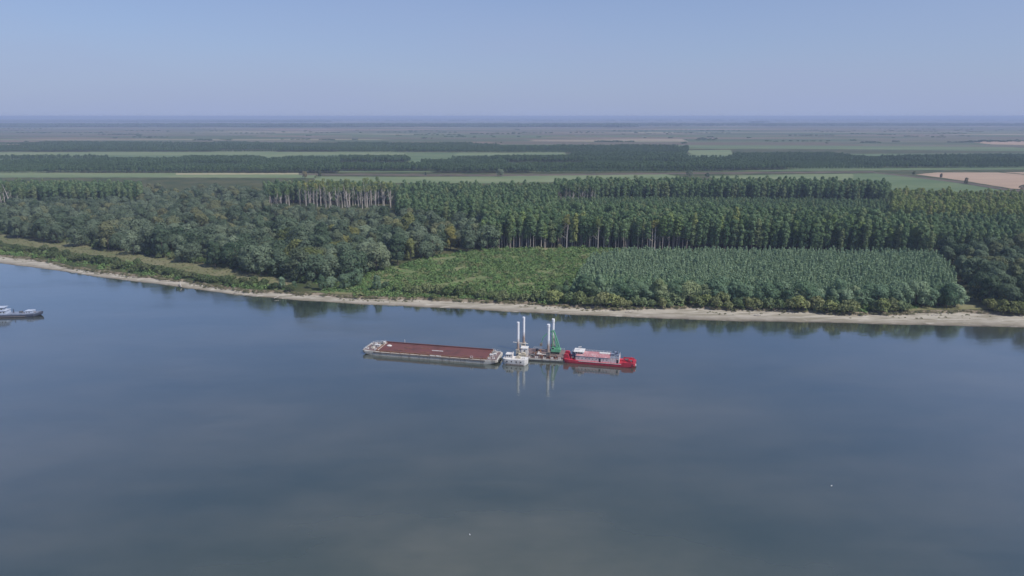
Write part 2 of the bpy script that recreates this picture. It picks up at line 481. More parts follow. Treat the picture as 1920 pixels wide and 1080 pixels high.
def crown_from_lobes(r, lobes, n, size, tilt=0.5):
    """lobes: (centre, radii). Leaves lie in a thick shell of every lobe, none deep inside another one."""
    C0 = np.array([l[0] for l in lobes]); R0 = np.array([l[1] for l in lobes])
    area = (R0[:, 0] * R0[:, 2]); area = area / area.sum()
    idx = r.choice(len(lobes), n, p=area)
    d = r.normal(0, 1, (n, 3)); d /= np.linalg.norm(d, axis=1)[:, None]
    d[:, 2] = np.where(d[:, 2] < -0.45, -d[:, 2], d[:, 2])
    rad = np.clip(1.0 - np.abs(r.normal(0, 0.14, n)), 0.5, 1.0) * r.uniform(0.93, 1.1, n)
    p = C0[idx] + d * R0[idx] * rad[:, None]
    nn = d / R0[idx]; nn /= np.linalg.norm(nn, axis=1)[:, None]
    q = ((p[:, None, :] - C0[None]) / R0[None])
    q = (q ** 2).sum(2); q[np.arange(n), idx] = 9
    keep = q.min(1) > 0.62
    p, nn = p[keep], nn[keep]
    return leaf_quads(r, p, nn, np.full(len(p), size), tilt)

def trunk_shape(r, h, r0, limbs=5, top=0.8, spread=0.35, lean=0.03, n=6):
    mb = MB()
    lx, ly = r.normal(0, lean * h, 2)
    def at(t): return (lx * t * t, ly * t * t, -0.4 + (h * top + 0.4) * t)
    mb.tube([at(t) for t in (0, 0.04, 0.3, 0.6, 0.85, 1)], [r0 * 1.5, r0, r0 * 0.85, r0 * 0.6, r0 * 0.35, r0 * 0.12], n)
    for i in range(limbs):
        t = r.uniform(0.3, 0.85); a = r.uniform(0, 6.28); L = h * spread * r.uniform(0.6, 1.1) * (1.1 - t)
        p = Vector(at(t)); e = p + Vector((math.cos(a) * L, math.sin(a) * L, L * r.uniform(0.7, 1.3)))
        m_ = (p + e) / 2 + Vector((0, 0, -0.08 * L))
        mb.tube([p, m_, e], [r0 * 0.45 * (1.2 - t), r0 * 0.3 * (1.2 - t), r0 * 0.08], 4)
    return mb

def make_variant(kind, seed):
    r = np.random.default_rng(seed)
    if kind == 'willow':                      # broad, lumpy, nearly down to the ground
        h, w = (r.uniform(19, 24), r.uniform(5.4, 6.8)) if seed % 3 == 0 else (r.uniform(15, 21), r.uniform(7.2, 9.6))
        lobes = [((0, 0, h * 0.60), (w * 0.74, w * 0.74, h * 0.32))]
        for i in range(r.integers(5, 8)):
            a = i * 2.4 + r.uniform(-0.4, 0.4); z = r.uniform(0.42, 0.80); q = w * (0.66 if z < 0.62 else 0.42) * r.uniform(0.75, 1.1)
            s = r.uniform(0.34, 0.50) * w
            lobes.append(((math.cos(a) * q, math.sin(a) * q, h * z), (s * 1.1, s * 1.1, s * r.uniform(0.9, 1.2))))
        for i in range(2):
            a = r.uniform(0, 6.28); lobes.append(((math.cos(a) * w * 0.25, math.sin(a) * w * 0.25, h * r.uniform(0.78, 0.86)), (w * 0.42, w * 0.42, w * 0.36)))
        for i in range(4):                    # low skirts
            a = i * 1.57 + r.uniform(-0.5, 0.5); lobes.append(((math.cos(a) * w * 0.55, math.sin(a) * w * 0.55, h * 0.26), (w * 0.34, w * 0.34, h * 0.19)))
        crown = crown_from_lobes(r, lobes, 2700, 0.56, 0.2)
        tr = trunk_shape(r, h, 0.42, 6, 0.8, 0.4)
        return crown, (tr.v, tr.f), M['willow'], M['bark']
    if kind in ('poplar', 'pale_poplar'):     # tall, narrow; the pale kind shows its trunk below
        h = r.uniform(26.5, 32); pale = kind == 'pale_poplar'; c0 = 0.46 if pale else 0.24
        lobes = []
        for i in range(9):
            t = i / 8; a = i * 2.4; q = 1.1 * math.sin(math.pi * min(1, 0.25 + 0.75 * (1 - t)))
            rr = (3.0 if t < 0.75 else 3.0 - 2.2 * (t - 0.75)) * r.uniform(0.72, 1.18)
            lobes.append(((math.cos(a) * q, math.sin(a) * q, h * (c0 + (0.94 - c0) * t)), (rr * (1 if pale or t > 0.3 else 0.75), rr * (1 if pale or t > 0.3 else 0.75), h * (0.085 if pale else 0.11))))
        crown = crown_from_lobes(r, lobes, 900 if pale else 1150, 0.58, 0.30)
        tr = trunk_shape(r, h, r.uniform(0.26, 0.42), 4, 0.92, 0.16, 0.02)
        return crown, (tr.v, tr.f), M['poplar'], M['pale_bark'] if pale else M['bark']
    if kind == 'bare':                        # pale trunk, only a thin tuft on top
        h = r.uniform(27, 31)
        lobes = [((r.normal(0, 0.8), r.normal(0, 0.8), h * z), (2.0, 2.0, 1.6)) for z in (0.80, 0.86, 0.91, 0.95)]
        crown = crown_from_lobes(r, lobes, 230, 0.5, 0.7)
        tr = trunk_shape(r, h, r.uniform(0.28, 0.6), 7, 0.95, 0.28, 0.06)
        return crown, (tr.v, tr.f), M['poplar'], M['dead_wood']
    if kind == 'young':                       # slim cone with a pointed top
        h = r.uniform(10.5, 13)
        lobes = []
        for i in range(7):
            t = i / 6; a = i * 2.4
            rr = max(0.55, 2.0 * (1 - t) ** 0.42) * r.uniform(0.8, 1.15)
            lobes.append(((math.cos(a) * 0.3, math.sin(a) * 0.3, h * (0.17 + 0.74 * t)), (rr, rr, h * 0.10)))
        crown = crown_from_lobes(r, lobes, 560, 0.40, 0.35)
        tr = trunk_shape(r, h, 0.11, 2, 0.9, 0.15, 0.01, 5)
        return crown, (tr.v, tr.f), M['young'], M['bark']
    if kind == 'bush':
        h, w = r.uniform(3.6, 4.8), r.uniform(2.2, 3.0)
        lobes = [((0, 0, h * 0.45), (w * 0.7, w * 0.7, h * 0.5))]
        for i in range(7):
            a = i * 0.9 + r.uniform(-0.3, 0.3); s = r.uniform(0.34, 0.52) * w
            lobes.append(((math.cos(a) * w * 0.6, math.sin(a) * w * 0.6, h * r.uniform(0.22, 0.62)), (s, s, s * 1.15)))
        crown = crown_from_lobes(r, lobes, 620, 0.36, 0.55)
        tr = MB()
        for i in range(5):
            a = i * 1.26; tr.tube([(0.2 * math.cos(a), 0.2 * math.sin(a), -0.3), (0.5 * w * math.cos(a), 0.5 * w * math.sin(a), h * 0.6)], [0.09, 0.03], 4)
        return crown, (tr.v, tr.f), M['bush'], M['bark']
    if kind == 'far':                         # plantation tree seen from more than a kilometre
        h = r.uniform(13, 17)
        lobes = [((0, 0, h * 0.6), (3.6, 3.6, h * 0.42)), ((1.5, 0.8, h * 0.45), (2.8, 2.8, h * 0.33)), ((-1.4, -1, h * 0.5), (2.8, 2.8, h * 0.36))]
        crown = crown_from_lobes(r, lobes, 130, 1.25, 0.5)
        tr = MB().tube([(0, 0, -0.3), (0, 0, h * 0.6)], [0.3, 0.12], 4)
        return crown, (tr.v, tr.f), M['far'], M['bark']
    if kind == 'wood':                        # a clump of trees on the horizon
        lobes = [((r.uniform(-38, 38), r.uniform(-14, 14), r.uniform(5, 9)), (r.uniform(7, 12), r.uniform(7, 12), r.uniform(6, 9))) for _ in range(12)]
        crown = crown_from_lobes(r, lobes, 420, 3.0, 0.5)
        tr = MB().tube([(0, 0, -0.3), (0, 0, 7)], [0.5, 0.2], 4)
        return crown, (tr.v, tr.f), M['far'], M['bark']
    if kind == 'scrub':                       # tall weeds and brambles
        k = 46
        c = np.stack([r.uniform(-1.7, 1.7, k), r.uniform(-1.7, 1.7, k), r.uniform(0.1, 1.0, k)], 1)
        c[:, 2] *= 1.35 * np.clip(1.3 - (c[:, 0] ** 2 + c[:, 1] ** 2) / 3.2, 0.15, 1.3) * r.uniform(0.7, 1.3)
        nn = np.stack([c[:, 0] * 0.4, c[:, 1] * 0.4, np.ones(k)], 1)
        crown = leaf_quads(r, c, nn, np.full(k, 0.45), 0.5)
        tr = MB().tube([(0, 0, -0.3), (0, 0, 0.6)], [0.05, 0.02], 3)
        return crown, (tr.v, tr.f), M['scrub'], M['bark']

VAR = {}
def variants(kind, n):
    VAR[kind] = []
    for i in range(n):
        cr, tr, cm, tm = make_variant(kind, hash_seed(kind) + i)
        VAR[kind].append((quads_mesh(kind + '_crown', [(*cr, cm)]), quads_mesh(kind + '_trunk', [(*tr, tm)]), quads_mesh(kind + '_plant', [(*cr, cm), (*tr, tm)])))
def hash_seed(s): return sum(ord(c) * (i + 3) for i, c in enumerate(s))
for kd, n in (('willow', 12), ('poplar', 9), ('bare', 6), ('pale_poplar', 7), ('young', 8), ('bush', 8), ('far', 4), ('wood', 6), ('scrub', 6)):
    variants(kd, n)

prng = random.Random(11)
def plant(kind, name, x, y, s, label, cat, group, color=(1, 1, 1), z=LAND - 0.1, part='crown', stem='trunk'):
    i = prng.randrange(len(VAR[kind]))
    o = empty(name, (x, y, z), prng.uniform(0, 6.28), s)
    o.scale.z = s * prng.uniform(0.86, 1.14)
    tag(o, label, cat, group)
    c = link(part, VAR[kind][i][0], o)
    c.color = (*color, 1)
    link(stem, VAR[kind][i][1], o)
    return o

def scatter(name, kind, pts, label, cat):
    """one countless mass of plants: points that carry instances"""
    pts = np.asarray(pts, float)
    n = len(pts)
    me = bpy.data.meshes.new(name)
    me.vertices.add(n)
    me.vertices.foreach_set('co', pts[:, :3].ravel())
    for nm, arr in (('plant_scale', pts[:, 3]), ('plant_turn', rng.uniform(0, 6.28, n))):
        me.attributes.new(nm, 'FLOAT', 'POINT').data.foreach_set('value', arr.astype(np.float32))
    me.update()
    o = link(name, me)
    tag(o, label, cat, None, 'stuff')
    ng = bpy.data.node_groups.new(name + '_scatter', 'GeometryNodeTree')
    ng.interface.new_socket('Geometry', in_out='INPUT', socket_type='NodeSocketGeometry')
    ng.interface.new_socket('Geometry', in_out='OUTPUT', socket_type='NodeSocketGeometry')
    gi, go = ng.nodes.new('NodeGroupInput'), ng.nodes.new('NodeGroupOutput')
    g2i = ng.nodes.new('GeometryNodeGeometryToInstance')
    for i, tri in enumerate(VAR[kind]):
        src = bpy.data.objects.get(kind + '_source_%d' % i) or bpy.data.objects.new(kind + '_source_%d' % i, tri[2])
        oi = ng.nodes.new('GeometryNodeObjectInfo')
        oi.inputs['Object'].default_value = src
        ng.links.new(oi.outputs['Geometry'], g2i.inputs[0])
    iop = ng.nodes.new('GeometryNodeInstanceOnPoints')
    iop.inputs['Pick Instance'].default_value = True
    ng.links.new(gi.outputs[0], iop.inputs['Points'])
    ng.links.new(g2i.outputs[0], iop.inputs['Instance'])
    def attr(nm):
        a = ng.nodes.new('GeometryNodeInputNamedAttribute')
        a.data_type = 'FLOAT'
        a.inputs['Name'].default_value = nm
        return a.outputs['Attribute']
    cx = ng.nodes.new('ShaderNodeCombineXYZ')
    ng.links.new(attr('plant_turn'), cx.inputs['Z'])
    rot = iop.inputs['Rotation']
    e2r = ng.nodes.new('FunctionNodeEulerToRotation')
    ng.links.new(cx.outputs[0], e2r.inputs[0])
    ng.links.new(e2r.outputs[0], rot)
    ng.links.new(attr('plant_scale'), iop.inputs['Scale'])
    ng.links.new(iop.outputs[0], go.inputs[0])
    md = o.modifiers.new('scatter', 'NODES')
    md.node_group = ng
    return o

def inside(poly, P):
    x, y = P[:, 0], P[:, 1]
    res = np.zeros(len(P), bool)
    n = len(poly)
    for i in range(n):
        (x0, y0), (x1, y1) = poly[i], poly[(i + 1) % n]
        if y0 == y1: continue
        c = ((y0 > y) != (y1 > y)) & (x < (x1 - x0) * (y - y0) / (y1 - y0) + x0)
        res ^= c
    return res

def fill(poly, sx, sy, jit=0.5, ang=0.0, drop=0.0):
    """jittered rows of points in a polygon of the ground"""
    A = np.array(poly)
    cx, cy = A.mean(0)
    R = np.abs(A - (cx, cy)).max() * 1.5
    gx, gy = np.meshgrid(np.arange(-R, R, sx), np.arange(-R, R, sy))
    gx = gx + (np.arange(gx.shape[0]) % 2)[:, None] * sx / 2
    P = np.stack([gx.ravel(), gy.ravel()], 1)
    P[:, 0] += rng.uniform(-jit, jit, len(P)) * sx
    P[:, 1] += rng.uniform(-jit, jit, len(P)) * sy
    c, s = math.cos(ang), math.sin(ang)
    P = np.stack([P[:, 0] * c - P[:, 1] * s + cx, P[:, 0] * s + P[:, 1] * c + cy], 1)
    P = P[inside(poly, P)]
    if drop: P = P[rng.uniform(0, 1, len(P)) > drop]
    return P

def dist(P): return np.hypot(P[:, 0], P[:, 1])
def masses(P, smin, smax, z=LAND - 0.1):
    return np.column_stack([P, np.full(len(P), z), rng.uniform(smin, smax, len(P))])

# -- the willow forest on the left and the one at the right edge
W_FRONT = [(-70, 437), (0, 445), (100, 456), (200, 471), (300, 486), (400, 503), (500, 521), (570, 531), (640, 530), (700, 517), (740, 500), (830, 478), (925, 470)]
W = [G(*p) for p in W_FRONT] + [C(925, 660), C(850, 690), C(740, 745), C(620, 775), C(555, 785), C(500, 810), C(495, 1000), C(270, 1010), C(265, 860), C(-70, 850)]
E_ = [G(*p) for p in [(1845, 580), (1810, 548), (1780, 515), (1762, 490), (1960, 478), (2080, 520), (2080, 590), (1900, 583)]]
Pw = fill(W, 14.0, 13.0, 0.48, 0.0, 0.10)
Pe = fill(E_, 12.5, 11.5, 0.42)
Pw = Pw[np.argsort(dist(Pw))]
def forest_tint():
    t = prng.random()
    if t < 0.06: return (1.35, 1.15, 0.7)
    if t < 0.36: return (1.3, 1.28, 1.28)
    if t < 0.62: return (0.72, 0.80, 0.76)
    return (1.0, 1.0, 1.0)
def wsize(y): return np.interp(y, [470, 620, 760, 900], [1.22, 1.15, 0.95, 0.9])
NW = 215
for k, (x, y) in enumerate(Pw[:NW]):
    px = 960 + FPX * x / (y * math.cos(PITCH) + 117 * math.sin(PITCH))
    tint_c = forest_tint()
    where = ('beside the dry meadow' if px < 420 else 'above the small shore willows' if px < 720 else 'bordering the green clearing')
    tone = 'yellowing' if tint_c[0] > 1.4 else 'silvery' if tint_c[0] > 1.1 else 'dark green' if tint_c[0] < 0.9 else 'grey-green'
    plant('willow', 'willow_tree', x, y, prng.uniform(0.74, 1.18) * wsize(y), '%s broad willow tree in the left forest %s' % (tone, where), 'tree', '%s willows of the left forest %s' % (tone, where), tint_c)
scatter('willow_forest', 'willow', np.column_stack([Pw[NW:], np.full(len(Pw) - NW, LAND - 0.1), rng.uniform(0.72, 1.18, len(Pw) - NW) * wsize(Pw[NW:, 1])]), 'dense willow forest canopy stretching back behind the left shore', 'forest')
def column(x, y): return 960 + FPX * x / (y * math.cos(PITCH) + 117 * math.sin(PITCH))
for x, y in Pe:
    px = column(x, y)
    if px > 1945: continue                               # outside the picture
    where = ('on its left flank beside the young plantation' if px < 1825 else 'behind the olive thicket' if y < 445 else 'in its middle' if y < 500 else 'at its back below the yellow-green wood')
    plant('willow', 'willow_tree', x, y, prng.uniform(0.75, 1.08), 'dark broad tree of the right edge wood, %s' % where, 'tree', 'trees of the right edge wood, %s' % where, (0.8, 0.86, 0.8))

# -- tall poplars
def pop_block(pts, spx, spy, jit=0.38, drop=0.03, ang=-0.06): return fill(pts, spx, spy, jit, ang, drop)
A_ = [G(*p) for p in [(905, 468), (1060, 466), (1180, 469), (1300, 470), (1500, 474), (1660, 481), (1745, 487)]] + [C(1750, 610), C(1600, 655), C(1300, 690), C(1000, 700), C(905, 700)]
Pa = pop_block(A_, 4.4, 5.0)
MID = [C(745, 735), C(850, 700), C(930, 705), C(1040, 705), C(1045, 905), C(1040, 960), C(745, 960)]
Pm = pop_block(MID, 6.0, 6.5, 0.4, 0.08)
B_ = [C(1040, 900), C(1300, 915), C(1500, 905), C(1660, 880), C(1665, 940), C(1500, 985), C(1300, 990), C(1040, 970)]
Pb = pop_block(B_, 5.0, 5.5, 0.3)
BB = [C(498, 915), C(745, 910), C(745, 965), C(498, 975)]
Pbb = pop_block(BB, 6, 6, 0.4)
LB = [C(-70, 900), C(40, 905), C(268, 905), C(268, 985), C(-70, 985)]
Pl = pop_block(LB, 6, 6, 0.35)
D_ = [C(1755, 572), C(1860, 566), C(2080, 560), C(2080, 660), C(1640, 690), C(1640, 665)]
Pd = pop_block(D_, 5.5, 5.5, 0.35)
YEL = [C(1668, 800), C(1668, 735), C(1760, 700), C(1900, 690), C(2080, 680), C(2080, 850), C(1668, 905)]
Py = pop_block(YEL, 6.0, 6.0, 0.4)
Pa = Pa[np.argsort(dist(Pa) - 0.0)]
front = G(1000, 467)[1]
def edge_depth(P):
    ex = np.array([q[0] for q in A_[:7]]); ey = np.array([q[1] for q in A_[:7]])
    return P[:, 1] - np.interp(P[:, 0], ex, ey)
Pa = Pa[np.argsort(edge_depth(Pa))]
NA = 260
for k, (x, y) in enumerate(Pa[:NA]):
    px = 960 + FPX * x / (y * math.cos(PITCH) + 117 * math.sin(PITCH))
    pale_zone = px < 1290  # most poplars in these columns are the pale-barked kind
    row = 'front-row' if edge_depth(np.array([[x, y]]))[0] < 5 else 'second-row' if edge_depth(np.array([[x, y]]))[0] < 10 else 'further-back'
    spot = ('with a pale trunk behind the left half of the clearing' if px < 1060 else 'among the half-bare ones right of the clearing' if pale_zone else 'behind the left half of the young plantation' if px < 1520 else 'behind the right half of the young plantation')
    bare = (1050 < px < 1075 or 1105 < px < 1140 or 1215 < px < 1245) and prng.random() < 0.6
    if bare:
        plant('bare', 'bare_poplar', x, y, prng.uniform(0.8, 1.02), 'pale half-bare poplar standing out at the edge of the front poplar row', 'tree', 'half-bare poplars in the front row', (1.5, 1.15, 0.9))
    else:
        plant('pale_poplar' if pale_zone and prng.random() < 0.8 else 'poplar', 'poplar_tree', x, y, prng.uniform(0.78, 1.07), 'tall %s poplar %s' % (row, spot), 'tree', '%s poplars %s' % (row, spot), (1, 1, 1) if prng.random() < 0.8 else (1.3, 1.2, 0.9))
back = np.concatenate([masses(Pa[NA:], 0.80, 1.05), masses(Pm, 0.62, 0.98), masses(Pb, 0.82, 1.06), masses(Pl, 0.7, 0.95), masses(Pbb, 0.78, 0.92), masses(Pd, 0.66, 0.8)])
scatter('poplar_plantation', 'poplar', back, 'dense mature poplar plantation filling the ground behind the front poplar rows', 'forest')
YM = foliage('yellow_poplar_leaves', (0.16, 0.230, 0.070), (0.27, 0.325, 0.115), (0.31, 0.29, 0.12))
def tinted_variants(src, new, mat, trunk_mat):
    VAR[new] = []
    for i in range(len(VAR[src])):
        cr, tr, cm, tm = make_variant(src, hash_seed(src) + i)
        VAR[new].append((quads_mesh(new + '_crown', [(*cr, mat)]), quads_mesh(new + '_trunk', [(*tr, trunk_mat)]), quads_mesh(new + '_plant', [(*cr, mat), (*tr, trunk_mat)])))
tinted_variants('poplar', 'yellow_poplar', YM, M['pale_bark'])
scatter('yellow_green_wood', 'yellow_poplar', masses(Py, 0.62, 0.85), 'yellow-green poplar wood below the ploughed field on the right', 'forest')
# the younger, lower stand between the two poplar blocks
LOW = [C(1040, 770), C(1660, 740), C(1690, 780), C(1660, 860), C(1300, 885), C(1040, 880)]
Plow = fill(LOW, 4.5, 4.5, 0.35)
scatter('low_poplar_stand', 'poplar', masses(Plow, 0.42, 0.52), 'low dark strip of younger poplars between the two tall blocks', 'forest')
# bare pale-trunked poplars
for x, y in fill([C(562, 872), C(735, 868), C(738, 905), C(562, 910)], 6.0, 11, 0.8, 0.0, 0.2):
    plant('bare', 'bare_poplar', x, y, prng.uniform(0.95, 1.2), 'tall pale bare-trunked poplar with a yellowish top in the row behind the willow forest', 'tree', 'bare-trunked poplars behind the willow forest', (1.75, 1.35, 1.05))
for x, y in fill([C(502, 868), C(545, 866), C(545, 890), C(502, 890)], 6, 9, 0.4):
    plant('bare', 'bare_poplar', x, y, prng.uniform(0.72, 0.85), 'shorter pale bare-trunked poplar left of the tall bare row', 'tree', 'shorter bare poplars left of the tall bare row', (1.1, 1.1, 0.9))
for x, y in fill([C(1045, 893), C(1115, 895), C(1115, 903), C(1045, 900)], 4.2, 5, 0.4):
    plant('bare', 'bare_poplar', x, y, prng.uniform(0.85, 0.98), 'pale bare-trunked poplar at the front of the far poplar block', 'tree', 'bare poplars of the far block', (1, 1, 1))
for px, yy, s in ((4, 880, 0.9), (20, 868, 1.15), (24, 880, 0.95), (36, 890, 0.8), (10, 892, 0.85)):
    x, y = C(px, yy)
    big = s > 1.1
    plant('bare', 'bare_poplar', x, y, s, 'tallest white dead tree at the left edge of the picture' if big else 'thin pale dead tree beside the tallest white one at the left edge', 'tree', None if big else 'thin dead trees at the left edge', (0.9, 0.8, 0.7))

# -- the young plantation
YP = [G(*p) for p in [(1075, 553), (1200, 560), (1400, 566), (1600, 570), (1785, 572)]] + [C(1790, 470), C(1752, 545), C(1400, 553), C(1180, 556), C(1105, 530)]
Pp = fill(YP, 2.6, 3.0, 0.4, -0.10, 0.04)
order = np.argsort(dist(Pp))
Pp = Pp[order]
NY = 290
for x, y in Pp[:NY]:
    px = 960 + FPX * x / (y * math.cos(PITCH) + 117 * math.sin(PITCH))
    third = 'left' if px < 1300 else 'middle' if px < 1560 else 'right'
    plant('young', 'young_poplar', x, y, prng.uniform(0.82, 1.05), 'slim pointed young poplar in the front rows of the plantation, %s third' % third, 'tree', 'young poplars in the front rows, %s third' % third, (0.95, 1, 0.95))
scatter('young_plantation', 'young', masses(Pp[NY:], 0.82, 1.04), 'grey-green plantation of slim pointed young poplars on the right', 'forest')

# -- small willows and bushes near the shore
def thirds(px, a, b): return 'left third' if px < a else 'middle third' if px < b else 'right third'
def small_tree(px, py, s, label, group, color): 
    x, y = G(px, py)
    plant('willow', 'small_willow', x, y, s, label, 'tree', group, color)
def bush(px, py, s, label, group, color, dx=0):
    x, y = G(px, py)
    y = max(y, edge_y(x) + 1.5)
    plant('bush', 'bush', x, y, s, label, 'bush', group, color, part='foliage', stem='stems')
for i, px in enumerate(np.arange(1045, 1800, 15.5)):
    px += prng.uniform(-5, 5)
    py = np.interp(px, [1045, 1200, 1400, 1600, 1800], [556, 566, 572, 576, 577]) - prng.uniform(0, 5)
    s = prng.uniform(0.58, 0.92) if px > 1080 else 0.40
    small_tree(px, py, s, 'small rounded willow between beach bushes and young plantation, %s' % thirds(px, 1300, 1560), 'small willows in front of the young plantation, %s' % thirds(px, 1300, 1560), prng.choice([(1.25, 1.42, 1.3), (1.05, 1.25, 1.15), (1.5, 1.6, 1.5)]))
for px, py, s in ((1040, 548, 0.34), (1062, 544, 0.36), (1085, 546, 0.34)):
    small_tree(px, py, s, 'dark small willow at the left corner of the young plantation', 'dark small willows at the plantation corner', (0.6, 0.66, 0.6))
yel = (1.65, 1.6, 1.2); tan = (1.45, 1.38, 1.2); gre = (1.05, 1.18, 1.08)
for px, py, s, c in ((1022, 565, 1.2, gre), (1040, 567, 1.5, yel), (1068, 569, 1.2, gre), (1088, 571, 1.35, tan), (1110, 573, 1.1, tan), (1128, 574, 1.3, tan), (1146, 574, 1.5, yel), (1165, 575, 1.0, tan), (1178, 576, 0.8, tan),
                     (1192, 573, 1.0, gre), (1205, 574, 1.0, gre), (1222, 574, 0.9, gre), (1242, 576, 0.9, tan), (1246, 571, 1.2, gre), (1268, 569, 1.7, gre), (1258, 577, 0.6, gre), (1312, 577, 1.3, tan), (1322, 572, 1.4, yel),
                     (1345, 578, 1.2, tan), (1352, 571, 1.5, tan), (1368, 579, 0.9, tan), (1383, 577, 1.2, gre), (1410, 584, 1.1, tan), (1425, 584, 1.1, tan), (1450, 583, 1.2, gre), (1465, 583, 1.0, gre), (1482, 580, 1.1, tan),
                     (1500, 582, 1.6, yel), (1515, 586, 1.1, tan), (1532, 580, 1.5, tan), (1540, 587, 0.9, tan), (1556, 586, 1.3, yel), (1558, 579, 1.2, gre), (1578, 586, 1.1, tan), (1594, 585, 1.4, tan), (1640, 584, 1.0, gre),
                     (1654, 585, 1.4, yel), (1672, 583, 1.2, tan), (1688, 583, 1.2, gre), (1700, 582, 1.0, gre)):
    tone = 'yellowish' if c is yel else 'tan-green' if c is tan else 'green'
    where = 'left part of the right beach' if px < 1290 else 'middle of the right beach' if px < 1600 else 'grassy right end of the beach'
    bush(px, py, s * 1.45, '%s round bush at the sand edge, %s' % (tone, where), '%s beach bushes, %s' % (tone, where), c)
for px, py, s in ((1856, 578, 1.2), (1866, 583, 1.3), (1880, 585, 1.4), (1896, 587, 1.4), (1910, 588, 1.3), (1926, 590, 1.3), (1873, 575, 1.5), (1890, 577, 1.5), (1908, 579, 1.5)):
    bush(px, py, s * 1.4, 'bush in the olive thicket under the wood at the right edge', 'bushes of the right edge thicket', (1.2, 1.15, 0.85))
for i, px in enumerate(np.arange(-20, 545, 6.6)):                       # two ranks on the left bank
    lo = np.interp(px, [0, 100, 200, 300, 400, 500, 545], [472, 488, 502, 517, 531, 543, 548])
    hi = np.interp(px, [0, 100, 200, 300, 400, 500, 545], [458, 472, 488, 505, 522, 533, 540])
    sc = 1.0 if px < 330 else 0.85
    if prng.random() < 0.86:
        bush(px + prng.uniform(-4, 4), prng.uniform(hi, lo), prng.uniform(0.85, 1.65) * sc, 'dark green bush on the left bank between meadow and sand, %s' % thirds(px, 180, 360), 'bushes on the left bank, %s' % thirds(px, 180, 360), prng.choice([(0.62, 0.74, 0.62), (0.72, 0.82, 0.68), (0.85, 0.88, 0.8)]))
for i, px in enumerate(np.arange(-15, 575, 9.5)):                      # bush line along the forest foot
    py = np.interp(px, [0, 100, 200, 300, 400, 500, 575], [438, 450, 466, 482, 498, 514, 530]) + prng.uniform(-4, 2)
    bush(px + prng.uniform(-4, 4), py, prng.uniform(0.8, 1.75), 'leafy bush at the foot of the left forest above the meadow, %s' % thirds(px, 190, 380), 'bushes along the foot of the left forest, %s' % thirds(px, 190, 380), prng.choice([(0.8, 0.98, 0.7), (0.95, 1.1, 0.85), (1.15, 1.2, 1.1)]))
for px, py, s, c in ((530, 541, 0.40, 1.2), (552, 543, 0.30, 1.1), (604, 544, 0.55, 1.0), (622, 541, 0.50, 1.1), (648, 543, 0.68, 1.05), (668, 537, 0.62, 1.15), (708, 545, 0.50, 1.1), (724, 541, 0.30, 1.0), (580, 540, 0.3, 0.8)):
    small_tree(px, py, s, 'small silvery willow on the shore below the left forest', 'small willows on the shore below the left forest', (c * 1.15, c * 1.25, c * 1.2))
for px, py, s in ((765, 550, 1.1), (782, 552, 1.2), (800, 548, 1.3), (822, 552, 1.4), (840, 555, 1.2), (862, 556, 1.4), (880, 554, 1.0), (902, 558, 1.3), (925, 560, 1.2), (945, 562, 1.3), (965, 562, 1.1), (985, 563, 1.2), (1004, 564, 1.3),
                  (744, 547, 0.9), (812, 560, 0.7), (935, 566, 0.7)):
    bush(px, py, s * 1.3, 'green bush along the river side of the clearing', 'bushes along the river side of the clearing', prng.choice([(0.85, 1.05, 0.75), (1.0, 1.12, 0.9), (1.15, 1.2, 1.05)]))

# -- undergrowth
Psc = np.concatenate([fill([G(*p) for p in CLEARING], 2.6, 2.6, 0.5), fill([G(*p) for p in [(-60, 433), (100, 444), (300, 478), (500, 516), (640, 541), (720, 508), (700, 500), (500, 500), (300, 465), (100, 435), (-60, 425)]], 3.2, 3.2, 0.5),
                      fill([G(*p) for p in [(-60, 455), (200, 487), (400, 520), (540, 541), (520, 549), (300, 520), (100, 490), (-60, 470)]], 3.0, 3.0, 0.5, 0, 0.45),
                      fill([G(*p) for p in [(1000, 566), (1200, 572), (1400, 580), (1600, 586), (1790, 574), (1790, 566), (1400, 566), (1050, 556)]], 3, 3, 0.5, 0, 0.3)])
Psc = Psc[[y > edge_y(x) + 2.5 and math.sin(x / 9 + 2.1 * math.sin(y / 17)) + math.sin(y / 7.5 + 1.7 * math.sin(x / 14)) < 1.5 for x, y in Psc]]
scatter('undergrowth', 'scrub', np.column_stack([Psc, np.full(len(Psc), LAND - 0.02), 0.4 + 1.6 * rng.uniform(0, 1, len(Psc)) ** 2.2]), 'low green brambles and weeds covering the clearing and bank', 'undergrowth')
Pg = fill([G(*p) for p in MEADOW], 3.4, 3.4, 0.5, 0, 0.35)
tinted_variants('scrub', 'dry_grass', foliage('dry_grass', (0.13, 0.155, 0.072), (0.20, 0.19, 0.10), None, 0.1), M['bark'])
scatter('dry_grass', 'dry_grass', masses(Pg, 0.25, 0.5, LAND), 'short dry grass tufts on the tan meadow strip', 'grass')
Pv = []
for x in np.arange(-440, 330, 0.9):
    for q in range(2):
        Pv.append((x, edge_y(x) + rng.uniform(-1.2, 3.5)))
Pv = np.array(Pv); Pv = Pv[rng.uniform(0, 1, len(Pv)) < 0.55]
Pn = []
for x in np.arange(-440, 330, 0.7):                     # stray weeds and debris down on the sand
    if rng.uniform() < 0.22 + 0.2 * math.sin(x / 19) + 0.15 * math.sin(x / 6.1):
        t_ = rng.uniform(0.55, 1.0); Pn.append((x, shore_y(x) + (edge_y(x) - shore_y(x)) * t_, 1.25 * t_ ** 0.8 - 0.05, rng.uniform(0.15, 0.5)))
scatter('beach_weeds', 'dry_grass', np.array(Pn), 'sparse weeds and flotsam strewn over the upper sand', 'weeds')
scatter('bank_weeds', 'dry_grass', masses(Pv, 0.3, 0.7, 1.9), 'ragged weeds along the crest of the eroded river bank', 'weeds')

